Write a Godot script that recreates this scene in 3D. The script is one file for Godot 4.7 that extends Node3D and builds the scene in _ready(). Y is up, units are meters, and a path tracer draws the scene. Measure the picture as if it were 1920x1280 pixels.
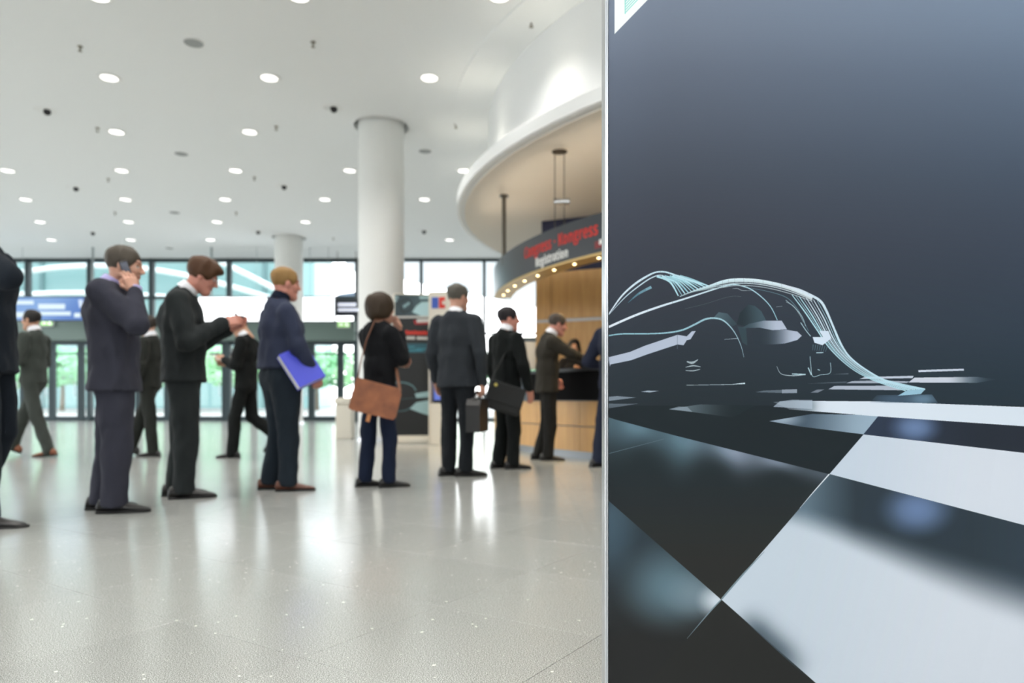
extends Node3D
# A congress-centre foyer: a queue of visitors, a round registration desk and a printed display wall close by.

const F := 1344.0            # focal length, in pixels of a 1920 x 1280 picture
const EYE := 0.71            # height of the lens above the floor
const CEIL := 5.56
const FAR := 24.6            # distance of the glass front
const DRUM := Vector3(6.48, 0.0, -12.66)   # axis of the round desk, its sign and its canopy

var names := {}
var M := {}
var cloth_noise := FastNoiseLite.new()

# ------------------------------------------------------------------ mesh building
class MB:
	var v := PackedVector3Array()
	var n := PackedVector3Array()
	var uv := PackedVector2Array()
	var idx := PackedInt32Array()
	func vert(p: Vector3, nn: Vector3, t := Vector2.ZERO) -> int:
		v.append(p); n.append(nn); uv.append(t)
		return v.size() - 1
	func tri(a: Vector3, b: Vector3, c: Vector3) -> void:   # counter-clockwise seen from outside
		var nn := (b - a).cross(c - a).normalized()
		var i := vert(a, nn); vert(b, nn); vert(c, nn)
		idx.append_array([i, i + 2, i + 1])
	func quad(a: Vector3, b: Vector3, c: Vector3, d: Vector3) -> void:
		var nn := (c - a).cross(d - b).normalized()
		var i := vert(a, nn, Vector2(0, 1)); vert(b, nn, Vector2(1, 1)); vert(c, nn, Vector2(1, 0)); vert(d, nn, Vector2(0, 0))
		idx.append_array([i, i + 2, i + 1, i, i + 3, i + 2])
	func box(c: Vector3, s: Vector3, bs := Basis.IDENTITY) -> void:
		rbox(c, s, 0.0, bs)
	func rbox(c: Vector3, s: Vector3, r: float, bs := Basis.IDENTITY) -> void:   # a box with chamfered edges
		var h := s * 0.5
		r = minf(r, minf(h.x, minf(h.y, h.z)) * 0.95)
		for ax in 3:
			var a1 := (ax + 1) % 3
			var a2 := (ax + 2) % 3
			for sg in [-1.0, 1.0]:
				var q := []
				for k in [[-1, -1], [1, -1], [1, 1], [-1, 1]]:
					var p := Vector3.ZERO
					p[ax] = sg * h[ax]; p[a1] = k[0] * (h[a1] - r); p[a2] = k[1] * (h[a2] - r)
					q.append(c + bs * p)
				if sg > 0: quad(q[0], q[1], q[2], q[3])
				else: quad(q[3], q[2], q[1], q[0])
		if r <= 0.0: return
		for ax in 3:
			var a1 := (ax + 1) % 3
			var a2 := (ax + 2) % 3
			for s1 in [-1.0, 1.0]:
				for s2 in [-1.0, 1.0]:
					var q := []
					for k in [[-1, 0], [1, 0], [1, 1], [-1, 1]]:
						var p := Vector3.ZERO
						p[ax] = k[0] * (h[ax] - r)
						p[a1] = s1 * (h[a1] - (r if k[1] == 0 else 0.0)); p[a2] = s2 * (h[a2] - (0.0 if k[1] == 0 else r))
						q.append(c + bs * p)
					if s1 * s2 > 0: quad(q[0], q[1], q[2], q[3])
					else: quad(q[3], q[2], q[1], q[0])
		for sx in [-1.0, 1.0]:
			for sy in [-1.0, 1.0]:
				for sz in [-1.0, 1.0]:
					var a := c + bs * Vector3(sx * h.x, sy * (h.y - r), sz * (h.z - r))
					var b := c + bs * Vector3(sx * (h.x - r), sy * h.y, sz * (h.z - r))
					var d := c + bs * Vector3(sx * (h.x - r), sy * (h.y - r), sz * h.z)
					if sx * sy * sz > 0: tri(a, b, d)
					else: tri(a, d, b)
	func loft(rings: Array, capped := true) -> void:   # closed loops of equal length, smooth across
		var base := v.size()
		var m: int = rings[0].size()
		for k in rings.size():
			for i in m:
				var r: PackedVector3Array = rings[k]
				var along: Vector3 = rings[mini(k + 1, rings.size() - 1)][i] - rings[maxi(k - 1, 0)][i]
				var round_: Vector3 = r[(i + 1) % m] - r[(i + m - 1) % m]
				vert(r[i], round_.cross(along).normalized(), Vector2(float(i) / m, float(k) / (rings.size() - 1)))
		for k in rings.size() - 1:
			for i in m:
				var a := base + k * m + i
				var b := base + k * m + (i + 1) % m
				idx.append_array([a, b + m, b, a, a + m, b + m])
		if capped:
			for e in 2:
				var r: PackedVector3Array = rings[0] if e == 0 else rings[rings.size() - 1]
				var c := Vector3.ZERO
				for p in r: c += p / m
				for i in m:
					if e == 0: tri(c, r[(i + 1) % m], r[i])
					else: tri(c, r[i], r[(i + 1) % m])
	func lathe(profile: Array, segs := 24, at := Transform3D.IDENTITY, capped := true) -> void:   # [radius, height] from the bottom up
		var rings := []
		for p in profile:
			var r := PackedVector3Array()
			for i in segs:
				var a := -TAU * i / segs
				r.append(at * Vector3(cos(a) * p[0], p[1], sin(a) * p[0]))
			rings.append(r)
		loft(rings, capped)
	func tube(pts: Array, radii: Array, segs := 10, flat := 1.0) -> void:
		var rings := []
		var side := Vector3.ZERO
		for k in pts.size():
			var d: Vector3 = (pts[mini(k + 1, pts.size() - 1)] - pts[maxi(k - 1, 0)]).normalized()
			if side == Vector3.ZERO:
				side = d.cross(Vector3.UP if absf(d.y) < 0.9 else Vector3.RIGHT).normalized()
			side = (side - d * side.dot(d)).normalized()
			var o := d.cross(side)
			var r := PackedVector3Array()
			var rad: float = radii[k] if radii.size() > k else radii[radii.size() - 1]
			for i in segs:
				var a := TAU * i / segs
				r.append(pts[k] + side * cos(a) * rad + o * sin(a) * rad * flat)
			rings.append(r)
		loft(rings)
	func ring(c: Vector3, r0: float, r1: float, y0: float, y1: float, a0: float, a1: float, segs: int) -> void:   # a curved solid between two radii; angles run from -x towards +z
		for k in segs:
			var t0 := lerpf(a0, a1, float(k) / segs)
			var t1 := lerpf(a0, a1, float(k + 1) / segs)
			var e0 := Vector3(-cos(t0), 0, sin(t0))
			var e1 := Vector3(-cos(t1), 0, sin(t1))
			var y := Vector3.UP
			for s in [[r1, e0, e1], [r0, -e0, -e1]]:
				if s[0] <= 0.0: continue
				var sg := 1.0 if s[1] == e0 else -1.0
				var q := [c + e0 * s[0] + y * y0, c + e1 * s[0] + y * y0, c + e1 * s[0] + y * y1, c + e0 * s[0] + y * y1]
				var i := vert(q[0], s[1]); vert(q[1], s[2]); vert(q[2], s[2]); vert(q[3], s[1])
				if sg > 0: idx.append_array([i, i + 2, i + 1, i, i + 3, i + 2])
				else: idx.append_array([i, i + 1, i + 2, i, i + 2, i + 3])
			quad(c + e0 * r0 + y * y1, c + e0 * r1 + y * y1, c + e1 * r1 + y * y1, c + e1 * r0 + y * y1)
			quad(c + e1 * r0 + y * y0, c + e1 * r1 + y * y0, c + e0 * r1 + y * y0, c + e0 * r0 + y * y0)
		if absf(a1 - a0) < TAU - 0.01:
			for e in [[a0, 1], [a1, -1]]:
				var d := Vector3(-cos(e[0]), 0, sin(e[0]))
				var p := [c + d * r0 + Vector3.UP * y0, c + d * r1 + Vector3.UP * y0, c + d * r1 + Vector3.UP * y1, c + d * r0 + Vector3.UP * y1]
				if e[1] > 0: quad(p[0], p[1], p[2], p[3])
				else: quad(p[3], p[2], p[1], p[0])
	func prism(poly: PackedVector2Array, z0: float, z1: float, at := Transform3D.IDENTITY) -> void:   # a flat outline in x, y given thickness along z
		var area := 0.0
		for i in poly.size(): area += poly[i].cross(poly[(i + 1) % poly.size()])
		if area < 0.0: poly.reverse()
		var t := Geometry2D.triangulate_polygon(poly)
		for k in range(0, t.size(), 3):
			var p := [poly[t[k]], poly[t[k + 1]], poly[t[k + 2]]]
			if (p[1] - p[0]).cross(p[2] - p[0]) < 0: p.reverse()
			tri(at * Vector3(p[0].x, p[0].y, z1), at * Vector3(p[1].x, p[1].y, z1), at * Vector3(p[2].x, p[2].y, z1))
			tri(at * Vector3(p[2].x, p[2].y, z0), at * Vector3(p[1].x, p[1].y, z0), at * Vector3(p[0].x, p[0].y, z0))
		for i in poly.size():
			var a := poly[i]
			var b := poly[(i + 1) % poly.size()]
			quad(at * Vector3(a.x, a.y, z0), at * Vector3(b.x, b.y, z0), at * Vector3(b.x, b.y, z1), at * Vector3(a.x, a.y, z1))
	func mesh(colors = null) -> ArrayMesh:
		var a := []
		a.resize(Mesh.ARRAY_MAX)
		a[Mesh.ARRAY_VERTEX] = v; a[Mesh.ARRAY_NORMAL] = n; a[Mesh.ARRAY_TEX_UV] = uv; a[Mesh.ARRAY_INDEX] = idx
		if colors != null: a[Mesh.ARRAY_COLOR] = colors
		var m := ArrayMesh.new()
		m.add_surface_from_arrays(Mesh.PRIMITIVE_TRIANGLES, a)
		return m

# ------------------------------------------------------------------ nodes, names, labels
func numbered(called: String) -> String:
	names[called] = names.get(called, -1) + 1
	return called if names[called] == 0 else "%s_%03d" % [called, names[called]]

func tag(o: Node, label := "", category := "", group := "", kind := "") -> Node:
	if label: o.set_meta("label", label)
	if category: o.set_meta("category", category)
	if group: o.set_meta("group", group)
	if kind: o.set_meta("kind", kind)
	return o

func thing(called: String, label: String, category: String, at := Vector3.ZERO, turn := 0.0, group := "") -> Node3D:
	var o := Node3D.new()
	o.name = numbered(called)
	add_child(o)
	o.position = at
	o.rotation.y = turn
	tag(o, label, category, group)
	return o

func setting(called: String, label: String, at := Vector3.ZERO, turn := 0.0) -> Node3D:
	var o := thing(called, label, called.rstrip("0123456789").split("_")[0], at, turn)
	o.set_meta("kind", "structure")
	return o

func part(called: String, m, mat: Material, parent: Node, at := Vector3.ZERO) -> MeshInstance3D:
	var o := MeshInstance3D.new()
	o.name = called
	o.mesh = m.mesh() if m is MB else m
	o.material_override = mat
	parent.add_child(o, true)
	o.position = at
	return o

func mat(color: Color, rough := 0.7, metal := 0.0, spec := 0.5) -> StandardMaterial3D:
	var m := StandardMaterial3D.new()
	m.albedo_color = color
	m.roughness = rough
	m.metallic = metal
	m.metallic_specular = spec
	return m

func c8(r: float, g: float, b: float) -> Color:
	return Color(r / 255.0, g / 255.0, b / 255.0)

func glow(color: Color, energy: float) -> StandardMaterial3D:
	var m := mat(color, 0.5)
	m.emission_enabled = true
	m.emission = color
	m.emission_energy_multiplier = energy
	return m

func cloth(color: Color, rim := 0.25) -> StandardMaterial3D:
	var m := mat(color, 0.9, 0.0, 0.25)
	m.rim_enabled = true
	m.rim = rim
	m.rim_tint = 0.6
	m.albedo_texture = M.weave
	m.uv1_triplanar = true
	m.uv1_scale = Vector3(6, 6, 6)
	return m

func noise_tex(freq: float, lo: Color, hi: Color, size := 512, type := FastNoiseLite.TYPE_SIMPLEX_SMOOTH, seed_ := 1, octaves := 3) -> ImageTexture:
	var f := FastNoiseLite.new()
	f.noise_type = type
	f.frequency = freq
	f.seed = seed_
	f.fractal_octaves = octaves
	var src := f.get_seamless_image(size, size)
	var px := src.get_data()
	var out := PackedByteArray()
	out.resize(size * size * 3)
	var lut := []
	for k in 256:
		var c := lo.lerp(hi, k / 255.0)
		lut.append([c.r8, c.g8, c.b8])
	for i in size * size:
		var l: Array = lut[px[i]]
		out[i * 3] = l[0]; out[i * 3 + 1] = l[1]; out[i * 3 + 2] = l[2]
	return ImageTexture.create_from_image(Image.create_from_data(size, size, false, Image.FORMAT_RGB8, out))

# ------------------------------------------------------------------ bodies and cloth: tapered bones joined smoothly on a grid, meshed as surface nets
# a bone is [0, from, radius, to, radius, blend, flattening] or [1, centre, radii, blend]
func blob(bones: Array, cell: float, subs := [], cuts := [], wrinkle := 0.0) -> MB:
	var lo := Vector3(1e9, 1e9, 1e9)
	var hi := -lo
	for b in bones:
		if b[0] == 0:
			var w: float = maxf(b[2], b[4])
			var e := Vector3(w, w, w * b[6])
			lo = lo.min(b[1] - e).min(b[3] - e); hi = hi.max(b[1] + e).max(b[3] + e)
		else:
			lo = lo.min(b[1] - b[2]); hi = hi.max(b[1] + b[2])
	lo -= Vector3.ONE * cell * 2.5
	hi += Vector3.ONE * cell * 2.5
	for c in cuts:   # a plane that faces up or down trims the grid too
		if c.normal.y > 0.99: hi.y = minf(hi.y, c.d + cell * 2.0)
		if c.normal.y < -0.99: lo.y = maxf(lo.y, -c.d - cell * 2.0)
	var nx := int((hi.x - lo.x) / cell) + 2
	var ny := int((hi.y - lo.y) / cell) + 2
	var nz := int((hi.z - lo.z) / cell) + 2
	var sy := nx
	var sz := nx * ny
	var fld := PackedFloat32Array()
	fld.resize(nx * ny * nz)
	fld.fill(1.0)
	var pad := cell * 2.2 + 0.02
	for pass_ in 2:
		for b in (bones if pass_ == 0 else subs):
			var blo: Vector3
			var bhi: Vector3
			var a: Vector3 = b[1]
			var is_cap: bool = b[0] == 0
			var ra := 0.0; var dr := 0.0; var kk := 0.0; var iz := 1.0
			var dx := 0.0; var dy := 0.0; var dz := 0.0; var inv := 0.0
			var er := Vector3.ONE; var em := 1.0
			if is_cap:
				var w: float = maxf(b[2], b[4]) + pad
				var e := Vector3(w, w, w * b[6])
				blo = a.min(b[3]) - e; bhi = a.max(b[3]) + e
				ra = b[2]; dr = b[4] - b[2]; kk = b[5]; iz = 1.0 / b[6]
				dx = b[3].x - a.x; dy = b[3].y - a.y; dz = (b[3].z - a.z) * iz
				var l2 := dx * dx + dy * dy + dz * dz
				inv = 1.0 / l2 if l2 > 1e-9 else 0.0
			else:
				er = b[2]; em = minf(er.x, minf(er.y, er.z)); kk = b[3]
				blo = a - er - Vector3.ONE * pad; bhi = a + er + Vector3.ONE * pad
			var x0 := clampi(int((blo.x - lo.x) / cell), 0, nx - 1)
			var x1 := clampi(int((bhi.x - lo.x) / cell) + 1, 0, nx - 1)
			var y0 := clampi(int((blo.y - lo.y) / cell), 0, ny - 1)
			var y1 := clampi(int((bhi.y - lo.y) / cell) + 1, 0, ny - 1)
			var z0 := clampi(int((blo.z - lo.z) / cell), 0, nz - 1)
			var z1 := clampi(int((bhi.z - lo.z) / cell) + 1, 0, nz - 1)
			for z in range(z0, z1 + 1):
				var qz := (lo.z + z * cell - a.z) * iz
				for y in range(y0, y1 + 1):
					var qy := lo.y + y * cell - a.y
					var at := z * sz + y * sy + x0
					var qx := lo.x + x0 * cell - a.x
					for x in range(x0, x1 + 1):
						var d: float
						if is_cap:
							var t := (qx * dx + qy * dy + qz * dz) * inv
							t = 0.0 if t < 0.0 else (1.0 if t > 1.0 else t)
							var ex := qx - dx * t
							var ey := qy - dy * t
							var ez := qz - dz * t
							d = sqrt(ex * ex + ey * ey + ez * ez) - ra - dr * t
						else:
							var ux := qx / er.x
							var uy := qy / er.y
							var uz := qz / er.z
							d = (sqrt(ux * ux + uy * uy + uz * uz) - 1.0) * em
						var o := fld[at]
						if pass_ == 0:
							var h := kk - absf(o - d)
							if o > d: o = d
							if h > 0.0: o -= h * h * 0.25 / kk
						else:
							var g := -d
							var h := kk - absf(o - g)
							if o < g: o = g
							if h > 0.0: o += h * h * 0.25 / kk
						fld[at] = o
						at += 1
						qx += cell
	if wrinkle > 0.0 or cuts:
		for z in nz:
			for y in ny:
				var at := z * sz + y * sy
				for x in nx:
					var d := fld[at]
					if d < 0.06:
						var p := lo + Vector3(x, y, z) * cell
						if wrinkle > 0.0 and d > -0.06:
							d += wrinkle * cloth_noise.get_noise_3d(p.x * 100.0, p.y * 55.0, p.z * 100.0)
						for c in cuts:
							var g: float = c.normal.dot(p) - c.d
							if g > d: d = g
						fld[at] = d
					at += 1
	var mb := MB.new()
	var which := PackedInt32Array()
	which.resize(nx * ny * nz)
	which.fill(-1)
	var co := [0, 1, sy, sy + 1, sz, sz + 1, sz + sy, sz + sy + 1]
	var edges := [[0, 1], [2, 3], [4, 5], [6, 7], [0, 2], [1, 3], [4, 6], [5, 7], [0, 4], [1, 5], [2, 6], [3, 7]]
	for z in nz - 1:
		for y in ny - 1:
			var at := z * sz + y * sy
			for x in nx - 1:
				var f0 := fld[at]
				if f0 < 0.1 and f0 > -0.1:
					var s0 := f0 < 0.0
					if (fld[at + 1] < 0.0) != s0 or (fld[at + sy] < 0.0) != s0 or (fld[at + sz] < 0.0) != s0 or (fld[at + sy + 1] < 0.0) != s0 or (fld[at + sz + 1] < 0.0) != s0 or (fld[at + sz + sy] < 0.0) != s0 or (fld[at + sz + sy + 1] < 0.0) != s0:
						var sum := Vector3.ZERO
						var cnt := 0
						var gx := 0.0; var gy := 0.0; var gz := 0.0
						for e in edges:
							var fa := fld[at + co[e[0]]]
							var fb := fld[at + co[e[1]]]
							if (fa < 0.0) != (fb < 0.0):
								var t := fa / (fa - fb)
								var ia: int = e[0]
								var ib: int = e[1]
								sum += Vector3((ia & 1) * (1.0 - t) + (ib & 1) * t, ((ia >> 1) & 1) * (1.0 - t) + ((ib >> 1) & 1) * t, (ia >> 2) * (1.0 - t) + (ib >> 2) * t)
								cnt += 1
						for k in 8:
							var fv := fld[at + co[k]]
							gx += fv if k & 1 else -fv
							gy += fv if k & 2 else -fv
							gz += fv if k & 4 else -fv
						which[at] = mb.vert(lo + (Vector3(x, y, z) + sum / cnt) * cell, Vector3(gx, gy, gz).normalized())
				at += 1
	for z in range(1, nz - 1):
		for y in range(1, ny - 1):
			var at := z * sz + y * sy + 1
			for x in range(1, nx - 1):
				if which[at] >= 0:
					var s := fld[at] < 0.0
					if (fld[at + 1] < 0.0) != s: _net(mb, which, at, at - sy, at - sy - sz, at - sz, s)
					if (fld[at + sy] < 0.0) != s: _net(mb, which, at, at - sz, at - sz - 1, at - 1, s)
					if (fld[at + sz] < 0.0) != s: _net(mb, which, at, at - 1, at - 1 - sy, at - sy, s)
				at += 1
	return mb

func _net(mb: MB, w: PackedInt32Array, a: int, b: int, c: int, d: int, flip: bool) -> void:
	if w[a] < 0 or w[b] < 0 or w[c] < 0 or w[d] < 0: return
	if flip: mb.idx.append_array([w[a], w[c], w[b], w[a], w[d], w[c]])
	else: mb.idx.append_array([w[a], w[b], w[c], w[a], w[c], w[d]])

func cap(a: Vector3, ra: float, b: Vector3, rb: float, k := 0.03, flat := 1.0) -> Array:
	return [0, a, ra, b, rb, k, flat]

func egg(c: Vector3, r: Vector3, k := 0.02) -> Array:
	return [1, c, r, k]

var kit := {}   # heads, hair and hands, made once and moved onto each person

func add_to(dst: MB, cols: PackedColorArray, src: MB, src_cols, at: Transform3D, skin: Color, mirror := false) -> void:
	var base := dst.v.size()
	var nb := at.basis.inverse().transposed()
	for i in src.v.size():
		var p := src.v[i]
		var q := src.n[i]
		if mirror: p.z = -p.z; q.z = -q.z
		dst.vert(at * p, (nb * q).normalized())
		if src_cols == null: cols.append(skin)
		else:
			var c: Color = src_cols[i]
			cols.append(Color(skin.r * c.r, skin.g * c.g, skin.b * c.b) if c.a > 0.5 else Color(c.r, c.g, c.b))
	for i in range(0, src.idx.size(), 3):
		if mirror: dst.idx.append_array([base + src.idx[i], base + src.idx[i + 2], base + src.idx[i + 1]])
		else: dst.idx.append_array([base + src.idx[i], base + src.idx[i + 1], base + src.idx[i + 2]])

func make_kit() -> void:
	# head: x forward, y up, z to its right; origin between the ears
	var b := [egg(Vector3(-0.015, 0.03, 0), Vector3(0.098, 0.09, 0.075)), egg(Vector3(0.03, -0.035, 0), Vector3(0.064, 0.085, 0.058), 0.03),
		cap(Vector3(-0.03, -0.05, 0), 0.052, Vector3(-0.05, -0.19, 0), 0.056, 0.03), cap(Vector3(0.086, 0.016, 0), 0.009, Vector3(0.113, -0.026, 0), 0.011, 0.012),
		egg(Vector3(0.098, -0.032, 0), Vector3(0.013, 0.009, 0.018), 0.008), cap(Vector3(0.078, 0.026, -0.032), 0.012, Vector3(0.078, 0.026, 0.032), 0.012, 0.02),
		cap(Vector3(0.088, -0.06, -0.014), 0.008, Vector3(0.088, -0.06, 0.014), 0.008, 0.01), cap(Vector3(0.066, -0.103, -0.012), 0.02, Vector3(0.066, -0.103, 0.012), 0.02, 0.025)]
	for s in [-1.0, 1.0]:
		b.append(cap(Vector3(-0.005, -0.065, s * 0.046), 0.018, Vector3(0.062, -0.104, s * 0.012), 0.019, 0.03))
		b.append(egg(Vector3(0.06, -0.028, s * 0.038), Vector3(0.026, 0.022, 0.02), 0.02))
		b.append(egg(Vector3(-0.006, -0.008, s * 0.077), Vector3(0.02, 0.033, 0.009), 0.006))
	var subs := []
	for s in [-1.0, 1.0]:
		subs.append(egg(Vector3(0.098, 0.004, s * 0.032), Vector3(0.016, 0.011, 0.016), 0.01))
	var head := blob(b, 0.0055, subs)
	var hc := PackedColorArray()
	for p in head.v:
		var c := Color(1, 1, 1, 1)
		if p.x > 0.06:
			var e := Vector2(p.y - 0.003, absf(p.z) - 0.031).length()
			if e < 0.006: c = Color(0.02, 0.015, 0.012, 0)
			elif absf(p.y - 0.003) < 0.007 and absf(absf(p.z) - 0.031) < 0.014: c = Color(0.62, 0.58, 0.54, 0)
			elif absf(p.y - 0.03) < 0.006 and absf(absf(p.z) - 0.032) < 0.02: c = Color(0.35, 0.3, 0.28, 1)
			elif absf(p.y + 0.06) < 0.008 and absf(p.z) < 0.022 and p.x > 0.075: c = Color(0.8, 0.5, 0.5, 1)
		hc.append(c)
	kit.head = head; kit.head_colors = hc
	var face := egg(Vector3(0.115, -0.055, 0), Vector3(0.085, 0.118, 0.15), 0.01)
	var kinds := {
		"short": [[egg(Vector3(-0.018, 0.036, 0), Vector3(0.107, 0.1, 0.084))], [face, egg(Vector3(0.006, -0.034, 0.1), Vector3(0.045, 0.062, 0.05), 0.008), egg(Vector3(0.006, -0.034, -0.1), Vector3(0.045, 0.062, 0.05), 0.008)], [Plane(Vector3(0.35, -0.94, 0).normalized(), 0.052)], 0.014],
		"full": [[egg(Vector3(-0.018, 0.042, 0), Vector3(0.118, 0.108, 0.094)), egg(Vector3(0.06, 0.085, 0), Vector3(0.06, 0.04, 0.07), 0.03)], [egg(Vector3(0.125, -0.055, 0), Vector3(0.085, 0.12, 0.15), 0.01), egg(Vector3(0.012, -0.055, 0.095), Vector3(0.05, 0.055, 0.05), 0.01), egg(Vector3(0.012, -0.055, -0.095), Vector3(0.05, 0.055, 0.05), 0.01)], [Plane(Vector3(0.3, -0.95, 0).normalized(), 0.062)], 0.016],
		"bob": [[egg(Vector3(-0.022, 0.026, 0), Vector3(0.125, 0.125, 0.112)), egg(Vector3(-0.05, -0.05, 0), Vector3(0.08, 0.07, 0.09), 0.04)], [egg(Vector3(0.125, -0.06, 0), Vector3(0.09, 0.13, 0.1), 0.01)], [Plane(Vector3(0.2, -0.97, 0).normalized(), 0.09)], 0.014],
		"long": [[egg(Vector3(-0.02, 0.03, 0), Vector3(0.115, 0.112, 0.096)), cap(Vector3(-0.04, -0.02, 0), 0.075, Vector3(-0.06, -0.24, 0), 0.07, 0.03, 1.35)], [egg(Vector3(0.13, -0.06, 0), Vector3(0.115, 0.14, 0.058), 0.01), cap(Vector3(0.07, -0.1, 0), 0.06, Vector3(0.08, -0.25, 0), 0.09, 0.02)], [], 0.01],
	}
	for k in kinds:
		kit[k] = blob(kinds[k][0], 0.0065, kinds[k][1], kinds[k][2], kinds[k][3])
	# right hands: wrist at the origin, fingers along x, palm down, thumb towards -z
	for pose in {"relaxed": 0.38, "grip": 1.15, "flat": 0.12}:
		var curl: float = {"relaxed": 0.38, "grip": 1.15, "flat": 0.12}[pose]
		var h := [cap(Vector3(-0.04, 0, 0), 0.022, Vector3(0.02, 0, 0), 0.019, 0.02, 1.35)]
		var zs := [-0.031, -0.011, 0.01, 0.03]
		var ls := [0.074, 0.082, 0.076, 0.06]
		for k in 4:
			var knuckle := Vector3(0.088 - absf(zs[k] + 0.008) * 0.25, 0.0, zs[k])
			h.append(cap(Vector3(0.015, 0, zs[k] * 0.55), 0.016, knuckle, 0.0125, 0.014))
			var p := knuckle
			var ang := curl * 0.6
			for j in 3:
				var l: float = ls[k] * [0.45, 0.31, 0.24][j]
				var q := p + Vector3(cos(ang), -sin(ang), zs[k] * 0.9 * cos(ang)) * l
				h.append(cap(p, 0.0098 - j * 0.0008, q, 0.009 - j * 0.0008, 0.004))
				p = q
				ang += curl
		var th := [Vector3(0.018, -0.006, -0.02), Vector3(0.052, -0.016 - curl * 0.008, -0.05), Vector3(0.082, -0.024 - curl * 0.016, -0.052 + curl * 0.018), Vector3(0.104, -0.03 - curl * 0.018, -0.046 + curl * 0.03)]
		for j in 3: h.append(cap(th[j], 0.0145 - j * 0.002, th[j + 1], 0.0125 - j * 0.002, 0.01))
		kit["hand_" + pose] = blob(h, 0.0042)
	# shoe: x forward, the ankle above the origin
	var rings := []
	var sole := []
	var prof := [[-0.085, 0.026, 0.06], [-0.075, 0.034, 0.085], [-0.04, 0.038, 0.1], [0.0, 0.039, 0.098], [0.045, 0.041, 0.08], [0.09, 0.045, 0.062], [0.135, 0.046, 0.05], [0.175, 0.039, 0.041], [0.2, 0.026, 0.032], [0.212, 0.01, 0.022]]
	for p in prof:
		var r := PackedVector3Array()
		var s := PackedVector3Array()
		for i in 16:
			var a := TAU * i / 16.0
			var y: float = 0.012 + (sin(a) * 0.5 + 0.5) * (p[2] - 0.012)
			var wd: float = p[1] * (1.0 - 0.35 * maxf(sin(a), 0.0))
			r.append(Vector3(p[0], y, cos(a) * wd))
			s.append(Vector3(p[0] * 1.015, 0.011 + sign(sin(a)) * 0.011 * absf(sin(a)) ** 0.3, cos(a) * (p[1] + 0.004)))
		rings.append(r); sole.append(s)
	var sh := MB.new(); sh.loft(rings); kit.shoe = sh.mesh()
	var so := MB.new(); so.loft(sole); kit.sole = so.mesh()

func at_frame(p: Vector3, along: Vector3, up: Vector3, s := 1.0) -> Transform3D:
	var x := along.normalized()
	var z := x.cross(up).normalized()
	return Transform3D(Basis(x * s, z.cross(x) * s, z * s), p)

func V(a: Array) -> Vector3:
	return Vector3(a[0], a[1], a[2])

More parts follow.
